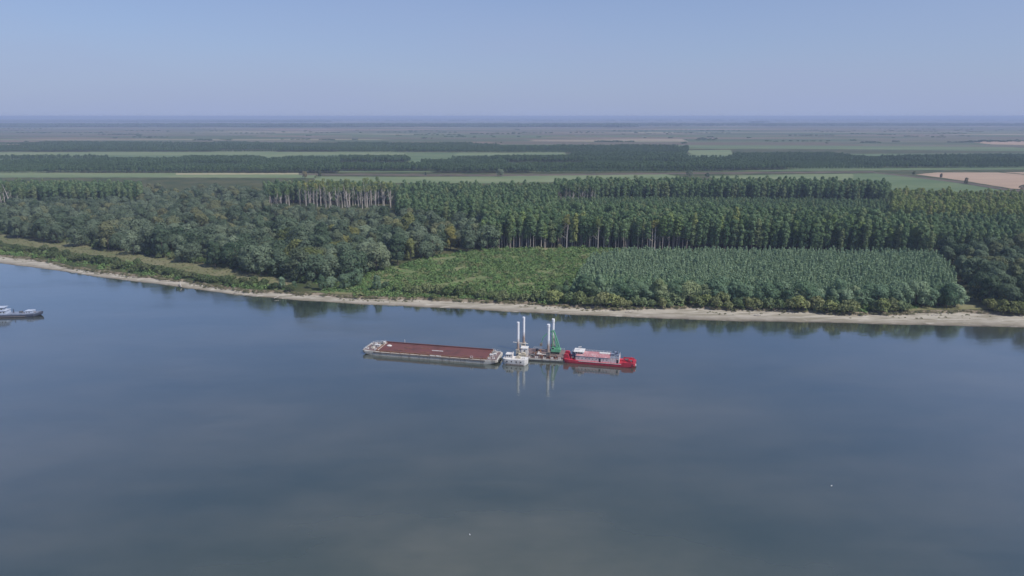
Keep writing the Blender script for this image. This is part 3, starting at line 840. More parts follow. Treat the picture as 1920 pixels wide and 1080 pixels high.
# -- far plantations, woods and field trees
F1 = [C(-120, 1410), C(500, 1400), C(1000, 1410), C(1290, 1430), C(1500, 1500), C(2060, 1560), C(2060, 1980), C(1500, 1950), C(1380, 1930), C(1370, 1800), C(1290, 1800), C(1285, 1960), C(1080, 1960), C(1060, 1830), C(850, 1810), C(840, 1690), C(770, 1690), C(765, 1810), C(540, 1810), C(505, 1680), C(480, 1800), C(-120, 1810)]
F2 = [C(-120, 2180), C(640, 2190), C(880, 2150), C(1290, 2120), C(1290, 2420), C(890, 2560), C(885, 2640), C(-120, 2760)]
Pf = np.concatenate([fill(F1, 7.5, 7.5, 0.25), fill(F2, 9, 9, 0.3)])
_cell = {}
def block_size(x, y):
    k = (int((x + 0.25 * y) // 210), int(y // 95))
    if k not in _cell: _cell[k] = 0.0 if rng.uniform() < 0.14 else rng.choice([0.5, 0.62, 0.8, 0.95, 1.0])
    return _cell[k]
fsz = np.array([block_size(x, y) for x, y in Pf])
Pf, fsz = Pf[fsz > 0], fsz[fsz > 0]
scatter('far_plantation', 'far', np.column_stack([Pf, np.full(len(Pf), LAND - 0.1), fsz * rng.uniform(0.88, 1.1, len(Pf))]), 'long dark poplar plantations across the plain beyond the fields', 'forest')
wood = []
def belt(x0, x1, y0, y1, step, smin, smax, drop=0.0):
    for px in np.arange(x0, x1, step):
        if rng.uniform() < drop: continue
        yy = rng.uniform(y0, y1)
        x, y = C(px, yy)
        wood.append((x, y, LAND - 0.2, rng.uniform(smin, smax)))
for k in range(12):
    belt(-80, 1190, 6300, 7300, 7, 1.2, 2.0)
    belt(1100, 2000, 6800, 7800, 10, 1.0, 1.8, 0.35)
for k in range(10):
    belt(-80, 620, 9500, 12000, 6, 1.6, 2.6)
    belt(600, 2000, 11000, 18000, 9, 1.5, 2.4, 0.3)
belt(1140, 1180, 6200, 6500, 6, 2.0, 2.6)
belt(1410, 1440, 8800, 9000, 6, 2.0, 2.6)
for k in range(90):
    belt(*(lambda p: (p, p + 1))(rng.uniform(-50, 1980)), 2800, 5200, 5, 0.25, 0.55)
for k in range(60):
    p = rng.uniform(-60, 1950); yy = rng.uniform(2850, 5600); belt(p, p + rng.uniform(20, 90), yy, yy + 20, 10, 0.3, 0.5)
belt(1820, 1920, 2950, 3050, 9, 0.45, 0.6)
belt(1440, 1560, 3000, 3060, 14, 0.25, 0.4)
scatter('far_woods', 'wood', wood, 'scattered hazy woods and hedgerows towards the horizon', 'woods')
for px, py, s, col, lab in ((938, 331, 0.95, (1.25, 1.2, 1.2), 'lone pale tree beside the light green field in the middle distance'), (1292, 331, 0.7, (0.7, 0.75, 0.7), 'dark tree at the field corner where the dirt track bends'),
                            (1811, 346, 0.62, (0.7, 0.65, 0.6), 'round dark tree on the track at the ploughed field'), (1764, 334, 0.45, (0.7, 0.65, 0.6), 'smaller dark tree on the track left of the ploughed field tree'),
                            (1713, 328, 0.4, (0.75, 0.8, 0.7), 'small tree at the left corner of the ploughed field'), (1917, 356, 0.55, (0.75, 0.7, 0.65), 'dark bush-like tree at the right edge of the ploughed field'),
                            (572, 334, 0.8, (1.2, 1.0, 0.95), 'brownish tree above the bare poplars, left one of the pair'), (600, 333, 0.7, (1.05, 0.95, 0.95), 'brownish tree above the bare poplars, right one of the pair'),
                            (798, 329, 0.4, (0.7, 0.75, 0.75), 'small dark tree on the track left of the lone pale tree'), (1326, 333, 0.5, (0.65, 0.7, 0.65), 'low dark tree on the pale field right of the track bend')):
    x, y = G(px, py)
    plant('willow', 'field_tree', x, y, s, lab, 'tree', None, col)

# ------------------------------------------------------------------ driftwood, birds
def log(px, py, z, L, ang, lift, r0, label):
    x, y = G(px, py, z)
    o = empty('driftwood_log', (x, y, z), ang)
    MB().tube([(-L / 2, 0, 0.1), (-L / 6, 0.25, 0.1 + lift * 0.55), (L / 5, 0.15, 0.1 + lift), (L / 2, -0.2, 0.15 + lift * 1.0)], [r0, r0 * 0.9, r0 * 0.7, r0 * 0.3], 7).build('trunk', M['dead_wood'], o, True)
    b = MB(); b.tube([(L * 0.1, 0.15, lift * 0.8), (L * 0.25, 0.9, lift * 0.8 + 0.9)], [r0 * 0.4, 0.05], 5); b.tube([(L * 0.25, 0.1, lift), (L * 0.4, -0.8, lift + 0.4)], [r0 * 0.35, 0.05], 5)
    b.build('branch', M['dead_wood'], o)
    tag(o, label, 'driftwood')
log(339, 536, 0.5, 7.5, 2.1, 2.4, 0.42, 'bleached bent tree trunk leaning over the left sand bank')
log(447, 549, 0.6, 6.0, 0.3, 0.4, 0.28, 'grey driftwood branch on the left beach near the bushes')
log(62, 490, 0.8, 7.0, -0.3, 0.3, 0.3, 'driftwood log lying on the far left sand')
log(520, 558, 0.7, 5.0, 0.9, 0.5, 0.25, 'small driftwood branch on the beach below the small willows')
log(1180, 586, 0.8, 5.5, 0.2, 0.3, 0.28, 'driftwood log on the narrow sand behind the red vessel')
log(1420, 592, 0.9, 4.0, -0.5, 0.3, 0.24, 'driftwood stick in the middle of the right beach')
log(250, 520, 0.9, 5.0, -0.6, 0.6, 0.3, 'driftwood log on the left sand beyond the bent trunk')
log(1752, 592, 1.0, 4.0, 0.1, 0.2, 0.3, 'dark driftwood piece on the wide right beach')
M['gull'] = painted('white_feathers', (0.85, 0.85, 0.84))
M['beak'] = painted('orange_beak', (0.7, 0.35, 0.05))
for px, py, ang, lab in ((1559, 911, 0.4, 'white gull floating on the water at lower right'), (881, 1003, 2.0, 'white gull floating near the bottom of the picture')):
    x, y = G(px, py, 0)
    o = empty('gull', (x, y, 0), ang)
    MB().loft([[(t, w * math.cos(q), zc + hh * math.sin(q)) for q in (2 * math.pi * j / 10 for j in range(10))] for t, w, hh, zc in
               ((-0.34, 0.015, 0.01, 0.13), (-0.24, 0.06, 0.03, 0.12), (-0.12, 0.11, 0.09, 0.09), (0.0, 0.13, 0.12, 0.07), (0.12, 0.10, 0.11, 0.08), (0.18, 0.06, 0.07, 0.15), (0.20, 0.05, 0.05, 0.22), (0.24, 0.05, 0.05, 0.25), (0.28, 0.02, 0.02, 0.25))]).build('body', M['gull'], o, True)
    MB().tube([(0.27, 0, 0.25), (0.34, 0, 0.235)], [0.016, 0.004], 5).build('beak', M['beak'], o)
    tag(o, lab, 'bird')

# ------------------------------------------------------------------ vessels
M['cream_hull'] = painted('weathered_cream_hull', (0.62, 0.59, 0.52), (0.30, 0.25, 0.20), 0.5, 0.5)
M['grey_hull'] = painted('weathered_grey_steel', (0.24, 0.205, 0.18), (0.13, 0.088, 0.07), 0.5, 0.6)
M['rust'] = painted('rusty_hold_floor', (0.155, 0.055, 0.048), (0.085, 0.038, 0.034), 0.5, 0.25, 0.85, False)
M['rust2'] = painted('rusty_steel', (0.26, 0.13, 0.08), (0.13, 0.06, 0.04), 0.5, 0.8, 0.85)
M['deck'] = painted('worn_deck_plating', (0.21, 0.155, 0.145), (0.13, 0.075, 0.065), 0.5, 0.5, 0.8, False)
M['white'] = painted('weathered_white_paint', (0.74, 0.72, 0.68), (0.42, 0.33, 0.27), 0.35, 0.9)
M['peeling'] = painted('white_paint_peeling_to_red', (0.74, 0.69, 0.67), (0.55, 0.27, 0.26), 0.55, 1.4)
M['cream'] = painted('cream_paint', (0.62, 0.56, 0.44), (0.36, 0.28, 0.19), 0.4, 0.8)
M['red'] = painted('red_hull_paint', (0.52, 0.032, 0.060), (0.24, 0.035, 0.040), 0.45, 0.5)
M['pink'] = painted('faded_red_roof', (0.46, 0.20, 0.21), (0.60, 0.44, 0.43), 0.45, 0.5, 0.8, False)
M['green'] = painted('green_machine_paint', (0.16, 0.46, 0.27), (0.09, 0.27, 0.15), 0.4, 0.8)
M['black'] = painted('black_rubber', (0.02, 0.02, 0.022))
M['glass'] = painted('dark_window_glass', (0.02, 0.028, 0.035), rough=0.12)
M['blue_grey'] = painted('blue_grey_paint', (0.22, 0.26, 0.34), (0.12, 0.13, 0.17), 0.45, 0.8)
M['pale_blue'] = painted('pale_blue_grey_paint', (0.50, 0.56, 0.66), (0.34, 0.37, 0.43), 0.4, 0.8)
M['navy'] = painted('dark_navy_hull', (0.045, 0.058, 0.095), (0.08, 0.085, 0.10), 0.4, 0.8)
M['rope'] = painted('wire_cable', (0.12, 0.12, 0.12))

def spud_mat():
    m, nt, b, N, L = new_mat('spud_pile_paint')
    sx = N.new('ShaderNodeSeparateXYZ')
    L.new(N.new('ShaderNodeTexCoord').outputs['Object'], sx.inputs[0])
    n = noise(nt, pos_node(nt, 'obj', (1, 1, 0.6)), 1.2, 4)
    h = math_n(nt, 'ADD', sx.outputs['Z'], math_n(nt, 'MULTIPLY', math_n(nt, 'SUBTRACT', n, 0.5), 5.0))
    mr = N.new('ShaderNodeMapRange')
    mr.inputs['From Min'].default_value, mr.inputs['From Max'].default_value = 8.0, 10.5
    L.new(h, mr.inputs['Value'])
    L.new(mixc(nt, mr.outputs[0], (0.36, 0.27, 0.22), (0.80, 0.81, 0.82)), b.inputs['Base Color'])
    b.inputs['Roughness'].default_value = 0.5
    return m
M['spud'] = spud_mat()

def bollard_pair(parent, x, y, z, mat, name='bollard'):
    me = MB()
    me.box(-0.7, 0.7, -0.3, 0.3, 0, 0.08)
    for s in (-0.4, 0.4):
        me.tube([(s, 0, 0.08), (s, 0, 0.7)], 0.17, 8); me.tube([(s, 0, 0.7), (s, 0, 0.82)], 0.24, 8)
    o = me.build(name, mat, parent); o.location = (x, y, z); return o
def winch(parent, x, y, z, mat, rz=0.0, s=1.0):
    b = MB(); b.box(-1.1, 1.1, -0.8, 0.8, 0, 0.2)
    for q in (-0.9, 0.9): b.prism([(q - 0.1, -0.6), (q + 0.1, -0.6), (q + 0.1, 0.6), (q - 0.1, 0.6)], 0.2, 1.25)
    b.box(0.4, 0.85, -1.3, -0.7, 0.2, 0.9)
    o = b.build('winch', mat, parent); o.location = (x, y, z); o.rotation_euler.z = rz; o.scale = (s, s, s)
    d = MB(); d.tube([(-0.8, 0, 0.85), (0.8, 0, 0.85)], 0.42, 10); d.tube([(-0.8, 0, 0.85), (-0.7, 0, 0.85)], 0.62, 10); d.tube([(0.7, 0, 0.85), (0.8, 0, 0.85)], 0.62, 10)
    d.build('drum', M['rope'], o)
    return o
def railing(parent, pts, h=1.0, mat=None, name='railing'):
    b = MB()
    for a, c in zip(pts, pts[1:]):
        A, Cc = Vector(a), Vector(c); n = max(1, int((Cc - A).length / 1.8))
        for hh in (h, h * 0.5): b.tube([A + Vector((0, 0, hh)), Cc + Vector((0, 0, hh))], 0.035, 4)
        for k in range(n + 1):
            p = A.lerp(Cc, k / n); b.tube([p, p + Vector((0, 0, h))], 0.04, 4)
    return b.build(name, mat or M['white'], parent)
def window(parent, x, y, z, w, h, d=0.06, axis='y', mat=None, name='window', round_=False):
    """a pane with a frame, on a wall facing -y (axis y) or +-x (axis x)"""
    f = MB()
    if round_:
        f.tube([(0, 0.02, 0), (0, -d, 0)], w / 2 + 0.07, 14)
    else:
        for bx in ((-w / 2 - .07, w / 2 + .07, h / 2, h / 2 + .07), (-w / 2 - .07, w / 2 + .07, -h / 2 - .07, -h / 2), (-w / 2 - .07, -w / 2, -h / 2, h / 2), (w / 2, w / 2 + .07, -h / 2, h / 2)):
            f.box(bx[0], bx[1], -d, 0.02, bx[2], bx[3])
    o = f.build(name, mat or M['white'], parent)
    p = MB()
    if round_: p.tube([(0, -d + 0.01, 0), (0, -d - 0.015, 0)], w / 2, 14)
    else: p.box(-w / 2, w / 2, -d * 0.5, 0.01, -h / 2, h / 2)
    p.build('pane', M['glass'], o)
    o.location = (x, y, z)
    if axis == 'x': o.rotation_euler.z = math.pi / 2
    if axis == '-x': o.rotation_euler.z = -math.pi / 2
    return o
def tyre(parent, x, y, z, mat=None, r=0.5, axis='y', name='tyre_fender'):
    b = MB(); n, k = 14, 6
    v, f = [], []
    for i in range(n):
        a = 2 * math.pi * i / n
        for j in range(k):
            q = 2 * math.pi * j / k; rr = r * 0.72 + r * 0.28 * math.cos(q)
            v.append((rr * math.cos(a), r * 0.28 * math.sin(q), rr * math.sin(a)))
    f = [(i * k + j, ((i + 1) % n) * k + j, ((i + 1) % n) * k + (j + 1) % k, i * k + (j + 1) % k) for i in range(n) for j in range(k)]
    b.add(v, f)
    o = b.build(name, mat or M['black'], parent, True); o.location = (x, y, z)
    if axis == 'x': o.rotation_euler.z = math.pi / 2
    return o
def hull_loft(secs):
    """secs: (x, near half width, far half width, keel z, deck z, flare)"""
    rings = []
    for x, wn_, wf, zk, zd, fl in secs:
        rings.append([(x, -wn_ * fl, zk), (x, -wn_ * (0.5 + 0.5 * fl), zk + 0.35 * (zd - zk) * 0.4), (x, -wn_, zk + 0.55 * (zd - zk)), (x, -wn_, zd), (x, wf, zd), (x, wf, zk + 0.55 * (zd - zk)), (x, wf * (0.5 + 0.5 * fl), zk + 0.14 * (zd - zk)), (x, wf * fl, zk)])
    return MB().loft(rings)

# -- hopper barge
def side_line(A, B, width):
    A, B = Vector((*A, 0)), Vector((*B, 0)); d = (B - A); a = math.atan2(d.y, d.x); n = Vector((-math.sin(a), math.cos(a), 0))
    return (A + B) / 2 + n * width / 2, a, d.length
bc, ba, bl = side_line(G(679, 664.5, 0), G(932, 684.5, 0), 16)
barge = empty('hopper_barge', bc, ba)
barge.scale = (1, 16 / 14, 1)
tag(barge, 'long flat hopper barge with an empty rust-red hold and cream sides', 'barge')
HL = bl / 2
hull_loft([(-HL, 6.2, 3.2, 1.0, 2.3, 0.97), (-HL + 1.2, 6.9, 4.6, 0.75, 2.3, 0.97), (-HL + 7, 7, 6.9, -0.9, 2.15, 0.97), (-HL + 12, 7, 7, -1.0, 2.0, 0.97), (HL - 12, 7, 7, -1.0, 2.0, 0.97), (HL - 7, 7, 6.9, -0.9, 2.1, 0.97),
           (HL - 1, 6.9, 4.8, 0.8, 2.25, 0.97), (HL, 6.3, 3.8, 1.05, 2.25, 0.97)]).build('hull', M['cream_hull'], barge)
st = MB()
for x0, x1 in ((-HL + 6.2, HL - 6.2),):
    st.box(x0, x1, -7.16, -6.99, 1.35, 2.02); st.box(x0, x1, 6.99, 7.16, 1.35, 2.02)
st.build('rubbing_strake', M['grey_hull'], barge)
HX0, HX1, HY = -HL + 7.6, HL - 5.8, 6.2
cb = MB()
cb.box(HX0, HX1, -HY - 0.25, -HY, 1.95, 2.75); cb.box(HX0, HX1, HY, HY + 0.25, 1.95, 2.75)
cb.box(HX0 - 0.25, HX0, -HY - 0.25, HY + 0.25, 1.95, 2.75); cb.box(HX1, HX1 + 0.25, -HY - 0.25, HY + 0.25, 1.95, 2.75)
cb.build('coaming', M['rust2'], barge)
MB().box(HX0, HX1, -HY, HY, 1.9, 2.12).build('hold_floor', M['rust'], barge)
MB().box(HX0 + 0.002, HX1 - 0.002, HY - 0.12, HY - 0.003, 2.12, 2.78).build('hold_lining', M['rust'], barge)
for k in range(11):
    x = HX0 + (k + 0.5) * (HX1 - HX0) / 11
    st = MB(); st.box(x - 0.1, x + 0.1, -HY - 0.62, -HY - 0.25, 2.0, 2.6); st.build('coaming_bracket', M['rust2'], barge)
for x, w, y in ((-16, 4.5, -2.6), (-3, 4.2, -3.4), (-14.5, 4, 1.2), (19, 3.5, -3.6), (-5, 5, 2.0)):
    st = MB(); st.box(x - w / 2, x + w / 2, y - 0.22, y + 0.22, 2.12, 2.32); st.build('floor_beam', M['rust2'], barge)
for x, y, w in ((2.5, -0.3, 6.0), (2.2, -6.72, 2.6), (5.4, -6.72, 2.8)):
    st = MB(); st.box(x - w / 2, x + w / 2, y - 0.2, y + 0.2, 2.13 if y > -5 else 2.02, 2.4); st.build('plank', M['white'], barge)
pile = MB().loft([[(r * math.cos(q) * 1.6, r * math.sin(q), z) for q in (2 * math.pi * j / 9 for j in range(9))] for r, z in ((1.0, 0), (0.8, 0.35), (0.35, 0.6), (0.05, 0.68))]).build('rubble_heap', M['white'], barge, True)
pile.location = (HX0 + 3.4, 1.8, 2.12)
fr = MB()
for q in (-0.6, 0.6): fr.tube([(q, 0, 0), (q, 0, 1.6)], 0.07, 6)
fr.tube([(-0.6, 0, 1.6), (0.6, 0, 1.6)], 0.07, 6); fr.tube([(-0.6, 0, 0.8), (0.6, 0, 0.8)], 0.06, 6)
o = fr.build('ladder_frame', M['white'], barge); o.location = (HL - 13.2, -6.75, 2.0)
po = MB().tube([(0, 0, 0), (0, 0, 2.4)], 0.09, 6).build('lamp_post', M['white'], barge); po.location = (HX0 + 10, HY + 0.5, 2.0)
dk = MB(); dk.add([(-HL + 0.4, -5.9, 2.345), (HX0 - 0.3, -6.85, 2.26), (HX0 - 0.3, 6.6, 2.26), (-HL + 1.2, 4.2, 2.345)], [(0, 1, 2, 3)])
dk.build('end_deck', M['deck'], barge)
dk = MB(); dk.add([(HX1 + 0.3, -6.85, 2.26), (HL - 0.5, -6.2, 2.32), (HL - 0.9, 3.8, 2.32), (HX1 + 0.3, 6.0, 2.26)], [(0, 1, 2, 3)])
dk.build('end_deck', M['deck'], barge)
for x, y, s in ((-HL + 4.2, -2.5, 1.0), (-HL + 6.4, 2.2, 1.15), (HL - 4.0, 1.5, 0.9)): winch(barge, x, y, 2.3, M['cream_hull'], 0.4 * y, s)
for x, y in ((-HL + 2, -4.6), (-HL + 2.6, 0.5), (-HL + 6.8, -5.3), (-HL + 6.4, 5), (HL - 4.6, -5.4), (HL - 2.5, -4.6), (HL - 3, 3.2), (HL - 4.6, 4.6)): bollard_pair(barge, x, y, 2.28, M['white'])
for x, y, w, h in ((-HL + 5.0, -0.2, 0.9, 0.8), (-HL + 6.2, -0.6, 0.7, 1.1), (-HL + 7.2, 3.9, 0.8, 0.9), (-HL + 3.6, 2.0, 0.6, 0.7), (HL - 4.4, -1.6, 0.8, 0.9), (HL - 3.0, 0.0, 0.7, 0.8)):
    o = MB().box(-w, w, -w * 0.7, w * 0.7, 0, h).box(-w - 0.08, w + 0.08, -w * 0.7 - 0.08, w * 0.7 + 0.08, h, h + 0.1).build('deck_hatch', M['white'], barge); o.location = (x, y, 2.27)
railing(barge, [(-HL + 0.5, -5.8, 2.3), (-HL + 1.2, 3.6, 2.3), (-HL + 7.0, 6.5, 2.2)], 1.0)
railing(barge, [(HL - 6.5, 6.4, 2.2), (HL - 1.2, 4.3, 2.25)], 1.0)
for x, y in ((HL - 0.2, -4.5), (HL - 0.1, -2.4)): tyre(barge, HL + 0.25, y, 1.3, None, 0.75, 'x')

# -- white work boat moored between the barge and the pontoon
wc, wa, wl = side_line(G(942.5, 683.0, 0), G(987.5, 686.5, 0), 5.4)
wb = empty('work_boat', wc, wa)
tag(wb, 'small cream work boat with portholes moored between barge and pontoon', 'boat')
h = wl / 2
hull_loft([(-h, 2.0, 2.0, 0.6, 3.0, 0.8), (-h + 1.0, 2.6, 2.6, -0.3, 2.9, 0.85), (-h + 3, 2.7, 2.7, -0.9, 2.8, 0.9), (h - 3, 2.7, 2.7, -0.9, 2.8, 0.9), (h - 1.2, 2.5, 2.5, -0.5, 2.9, 0.8), (h, 1.5, 1.5, 0.3, 3.0, 0.7)]).build('hull', M['white'], wb)
MB().box(-h + 1.6, h - 1.6, -2.80, -2.705, 0.0, 0.55).build('waterline_plate', M['grey_hull'], wb)
for x in (-h + 2.2, -h + 4.5, -h + 6.9, -h + 9.2): window(wb, x, -2.70, 1.75, 0.62, 0.62, 0.06, 'y', M['grey_hull'], 'porthole', True)
o = MB().box(-1.6, 1.6, -1.5, 1.5, 0, 1.9).box(-1.8, 1.8, -1.7, 1.7, 1.9, 2.05).build('deckhouse', M['white'], wb); o.location = (-h + 2.9, 0.6, 2.8)
for x in (-0.9, 0.3): window(o, x, -1.5, 1.2, 0.7, 0.6)
o = MB().tube([(0, 0, 0), (0.5, 0, 1.4), (1.2, 0, 2.0)], 0.16, 7).build('exhaust_pipe', M['white'], wb); o.location = (-h + 4.0, -1.0, 4.5)
o = MB().box(-1.2, 1.2, -0.9, 0.9, 0, 0.8).box(-0.5, 0.5, -0.5, 0.5, 0.8, 1.2).build('engine_hatch', M['cream'], wb); o.location = (1.2, 0.2, 2.75)
bollard_pair(wb, h - 1.8, -0.6, 2.85, M['white']); bollard_pair(wb, -h + 0.9, -0.8, 2.9, M['white'])
railing(wb, [(-h + 4.8, -2.4, 2.8), (h - 1.3, -2.3, 2.85)], 0.9, M['white'])
tyre(wb, -h - 0.15, -1.3, 1.6, None, 0.8, 'x'); tyre(wb, -h - 0.15, 0.6, 1.6, None, 0.8, 'x')

# -- spud pontoon
pc, pa, pl = side_line(G(971.2, 674.9, 0), G(1055.3, 679.8, 0), 15)
pon = empty('spud_pontoon', pc, pa)
tag(pon, 'grey cluttered work pontoon with four tall white spud piles', 'pontoon')
h = pl / 2
MB().loft([[(x, y, z) for y, z in ((-7.5 + c, -1.0), (-7.5, 1.4), (7.5, 1.4), (7.5 - c, -1.0))] for x, c in ((-h, 0.3), (h, 0.3))]).build('hull', M['grey_hull'], pon)
MB().box(-h, h, -7.62, -7.49, 0.7, 1.3).build('rubbing_strake', M['cream_hull'], pon)
MB().add([(-h + 0.1, -7.4, 1.41), (h - 0.1, -7.4, 1.41), (h - 0.1, 7.4, 1.41), (-h + 0.1, 7.4, 1.41)], [(0, 1, 2, 3)]).build('deck', M['deck'], pon)
R_ = lambda px, py, z: None
def pon_local(px, ylocal):
    """local x at which the pontoon's line y=ylocal shows in the column px"""
    best = min(np.arange(-h - 2, h + 2, 0.02), key=lambda lx: abs(960 + FPX * (pc.x + lx * math.cos(pa) - ylocal * math.sin(pa)) / ((pc.y + lx * math.sin(pa) + ylocal * math.cos(pa)) * math.cos(PITCH) + (CAM_H - 8) * math.sin(PITCH)) - px))
    return float(best)
def top_z(lx, ly, py):
    wx, wy = pc.x + lx * math.cos(pa) - ly * math.sin(pa), pc.y + lx * math.sin(pa) + ly * math.cos(pa)
    v = (540 - py) / FPX
    t = wy / (math.cos(PITCH) + v * math.sin(PITCH))
    return CAM_H + t * (-math.sin(PITCH) + v * math.cos(PITCH))
for px, ly, py, tone in ((971.5, -4.5, 604, 0), (982, 6.2, 594.5, 0), (1028, -5.6, 608, 0), (1037, 5.6, 598, 0)):
    lx = pon_local(px, ly); zt = top_z(lx, ly, py)
    b = MB().tube([(0, 0, -4.0), (0, 0, zt - 1.4)], 0.66, 12)
    b.tube([(0, 0, zt - 1.4), (0, 0, zt)], 0.80 if px > 1000 else 0.68, 12)
    o = b.build('spud_pile', M['spud'], pon, False); o.location = (lx, ly, 0)
    o['label'] = 'tall spud pile, white above and rust-streaked below'
    g = MB()
    for a in (-1, 1):
        g.box(-0.95, 0.95, a * 0.85 - 0.15, a * 0.85 + 0.15, 1.4, 4.6); g.box(a * 0.85 - 0.15, a * 0.85 + 0.15, -0.70, 0.60, 1.4, 4.6)
    g.box(-1.15, 1.15, -1.2, -0.72, 4.4, 4.75); g.box(-1.15, 1.15, 0.72, 1.2, 4.4, 4.75)
    gu = g.build('spud_guide', M['cream'] if px < 1000 else M['grey_hull'], pon); gu.location = (lx, ly, 0)
lx1, lx3 = pon_local(971.5, -4.5), pon_local(1028, -5.6)
o = MB().tube([(-3.6, 0, 0), (4.2, 0, -0.5)], 0.16, 6).build('cross_beam', M['white'], pon); o.location = (lx1 + 0.6, -2.2, 7.6)
o = MB()
for q in (-1, 1): o.tube([(q * 1.4, 0, 0), (q * 0.3, 0, 6.3)], 0.16, 6)
o.tube([(-0.9, 0, 3.0), (0.9, 0, 3.0)], 0.12, 6)
o = o.build('hoist_frame', M['cream'], pon); o.location = (lx1 + 0.6, -2.2, 1.4)
cab = MB().box(-1.7, 1.7, -1.8, 1.8, 0, 4.2).box(-1.9, 1.9, -2.0, 2.0, 4.2, 4.4).build('cabin', M['white'], pon); cab.location = (lx1 + 3.3, -3.9, 1.41)
window(cab, 0.2, -1.8, 3.0, 0.9, 0.8); window(cab, 1.7, 0, 3.0, 1.4, 0.8, 0.06, 'x')
MB().box(-0.45, 0.45, -1.87, -1.80, 0.1, 2.0).build('door', M['cream'], cab)
o = MB().box(-1.9, 1.9, -1.1, 1.1, 0, 1.6).tube([(-1.4, 0, 1.6), (-1.4, 0, 3.0)], 0.2, 8).box(0, 1.4, -0.7, 0.7, 1.6, 2.3).build('generator', M['cream'], pon); o.location = (lx1 + 2.4, -6.1, 1.41)
winch(pon, lx1 + 7.4, -5.2, 1.41, M['grey_hull'], 0.3, 1.1); winch(pon, lx1 + 9.6, 2.5, 1.41, M['rust2'], -0.5, 1.2); winch(pon, lx3 + 3.6, -5.4, 1.41, M['rust2'], 1.2, 0.9)
cr = random.Random(4)
for k in range(9):
    w = cr.uniform(0.4, 0.9); hh = cr.uniform(0.5, 1.3)
    o = MB().box(-w, w, -w * 0.7, w * 0.7, 0, hh).box(-w - 0.06, w + 0.06, -w * 0.7 - 0.06, w * 0.7 + 0.06, hh * 0.8, hh * 0.88).build('deck_box', cr.choice([M['white'], M['grey_hull'], M['rust2'], M['blue_grey']]), pon)
    o.location = (lx1 + 6 + k * 1.4, cr.uniform(-6.2, 0), 1.41); o.rotation_euler.z = cr.uniform(-0.6, 0.6)
for k in range(6):
    L = cr.uniform(3, 7); o = MB().tube([(-L / 2, 0, 0), (L / 2, 0, 0)], cr.uniform(0.12, 0.28), 8).build('pipe', cr.choice([M['rust2'], M['grey_hull'], M['white']]), pon)
    o.location = (lx1 + 7 + cr.uniform(0, 9), cr.uniform(-6.5, 3), 1.72); o.rotation_euler.z = cr.uniform(-0.4, 0.4)
for k in range(5): bollard_pair(pon, -h + 5.5 + k * 3.9, -6.95, 1.41, M['white'])
railing(pon, [(-h + 6, 7.2, 1.41), (h - 0.4, 7.2, 1.41)], 1.0, M['white'])

# -- green dredging crane standing on the pontoon
lx4 = pon_local(1037, 5.6)
ex_l = Vector((lx4 + 1.6, 2.0, 1.42))
exw = (pc.x + ex_l.x * math.cos(pa) - ex_l.y * math.sin(pa), pc.y + ex_l.x * math.sin(pa) + ex_l.y * math.cos(pa), 1.42)
ex = empty('dredging_crane', exw, pa)
tag(ex, 'green lattice dredging crane with bent boom standing on the pontoon', 'crane')
for s in (-1.35, 1.35):
    MB().loft([[(x, s + d, z) for x, z in ((-2.1, 0.0), (2.1, 0.0), (2.45, 0.35), (2.1, 0.8), (-2.1, 0.8), (-2.45, 0.35))] for d in (-0.35, 0.35)]).build('track', M['black'], ex)
MB().tube([(0, 0, 0.6), (0, 0, 1.05)], 1.1, 14).build('turntable', M['black'], ex)
hs = MB().loft([[(x, y, z) for x, z in ((-2.0, 1.05), (2.8, 1.05), (2.9, 2.3), (2.4, 2.75), (-0.4, 2.75), (-2.0, 2.2))] for y in (-1.5, 1.5)]).build('engine_house', M['green'], ex)
cbn = MB().loft([[(x, y, z) for x, z in ((-2.1, 2.2), (-0.4, 2.2), (-0.4, 3.4), (-1.7, 3.4))] for y in (-1.45, -0.3)]).build('cab', M['green'], ex)
MB().box(-1.5, -0.6, -1.49, -1.44, 2.4, 3.2).build('pane', M['glass'], cbn)
bm = MB()
def beam(mb, pts, w, d):
    rings = []
    for (x, z), dd in zip(pts, d): rings.append((x, z, dd))
    rs = []
    for i, (x, z, dd) in enumerate(rings):
        a = rings[max(0, i - 1)]; c = rings[min(len(rings) - 1, i + 1)]
        t = Vector((c[0] - a[0], 0, c[1] - a[1])).normalized(); n = Vector((-t.z, 0, t.x))
        p = Vector((x, 0, z))
        rs.append([tuple(p + n * dd / 2 + Vector((0, -w / 2, 0))), tuple(p + n * dd / 2 + Vector((0, w / 2, 0))), tuple(p - n * dd / 2 + Vector((0, w / 2, 0))), tuple(p - n * dd / 2 + Vector((0, -w / 2, 0)))])
    mb.loft(rs)
def lattice(mb, p, q, w0, w1, n, rc_, rb_):
    """four chords with zigzag lacing from p to q"""
    p, q = Vector(p), Vector(q)
    d = (q - p).normalized(); a = Vector((0, 1, 0)); c = d.cross(a).normalized()
    def node(i, k):
        t = i / n; w = w0 + (w1 - w0) * t
        sx_, sy_ = ((-1, -1), (1, -1), (1, 1), (-1, 1))[k % 4]
        return p.lerp(q, t) + c * sx_ * w / 2 + a * sy_ * w / 2
    for k in range(4):
        mb.tube([node(0, k), node(n, k)], rc_, 5)
        for i in range(n): mb.tube([node(i, k), node(i + 1, k + 1)] if i % 2 else [node(i, k + 1), node(i + 1, k)], rb_, 4)
    return mb
lattice(MB(), (0.0, 0, 1.9), (-1.3, 0, 12.4), 2.0, 0.9, 5, 0.15, 0.07).build('lattice_mast', M['green'], ex)
lattice(MB(), (2.1, 0, 2.4), (-0.7, 0, 11.4), 1.0, 0.5, 5, 0.13, 0.06).build('lattice_leg', M['green'], ex)
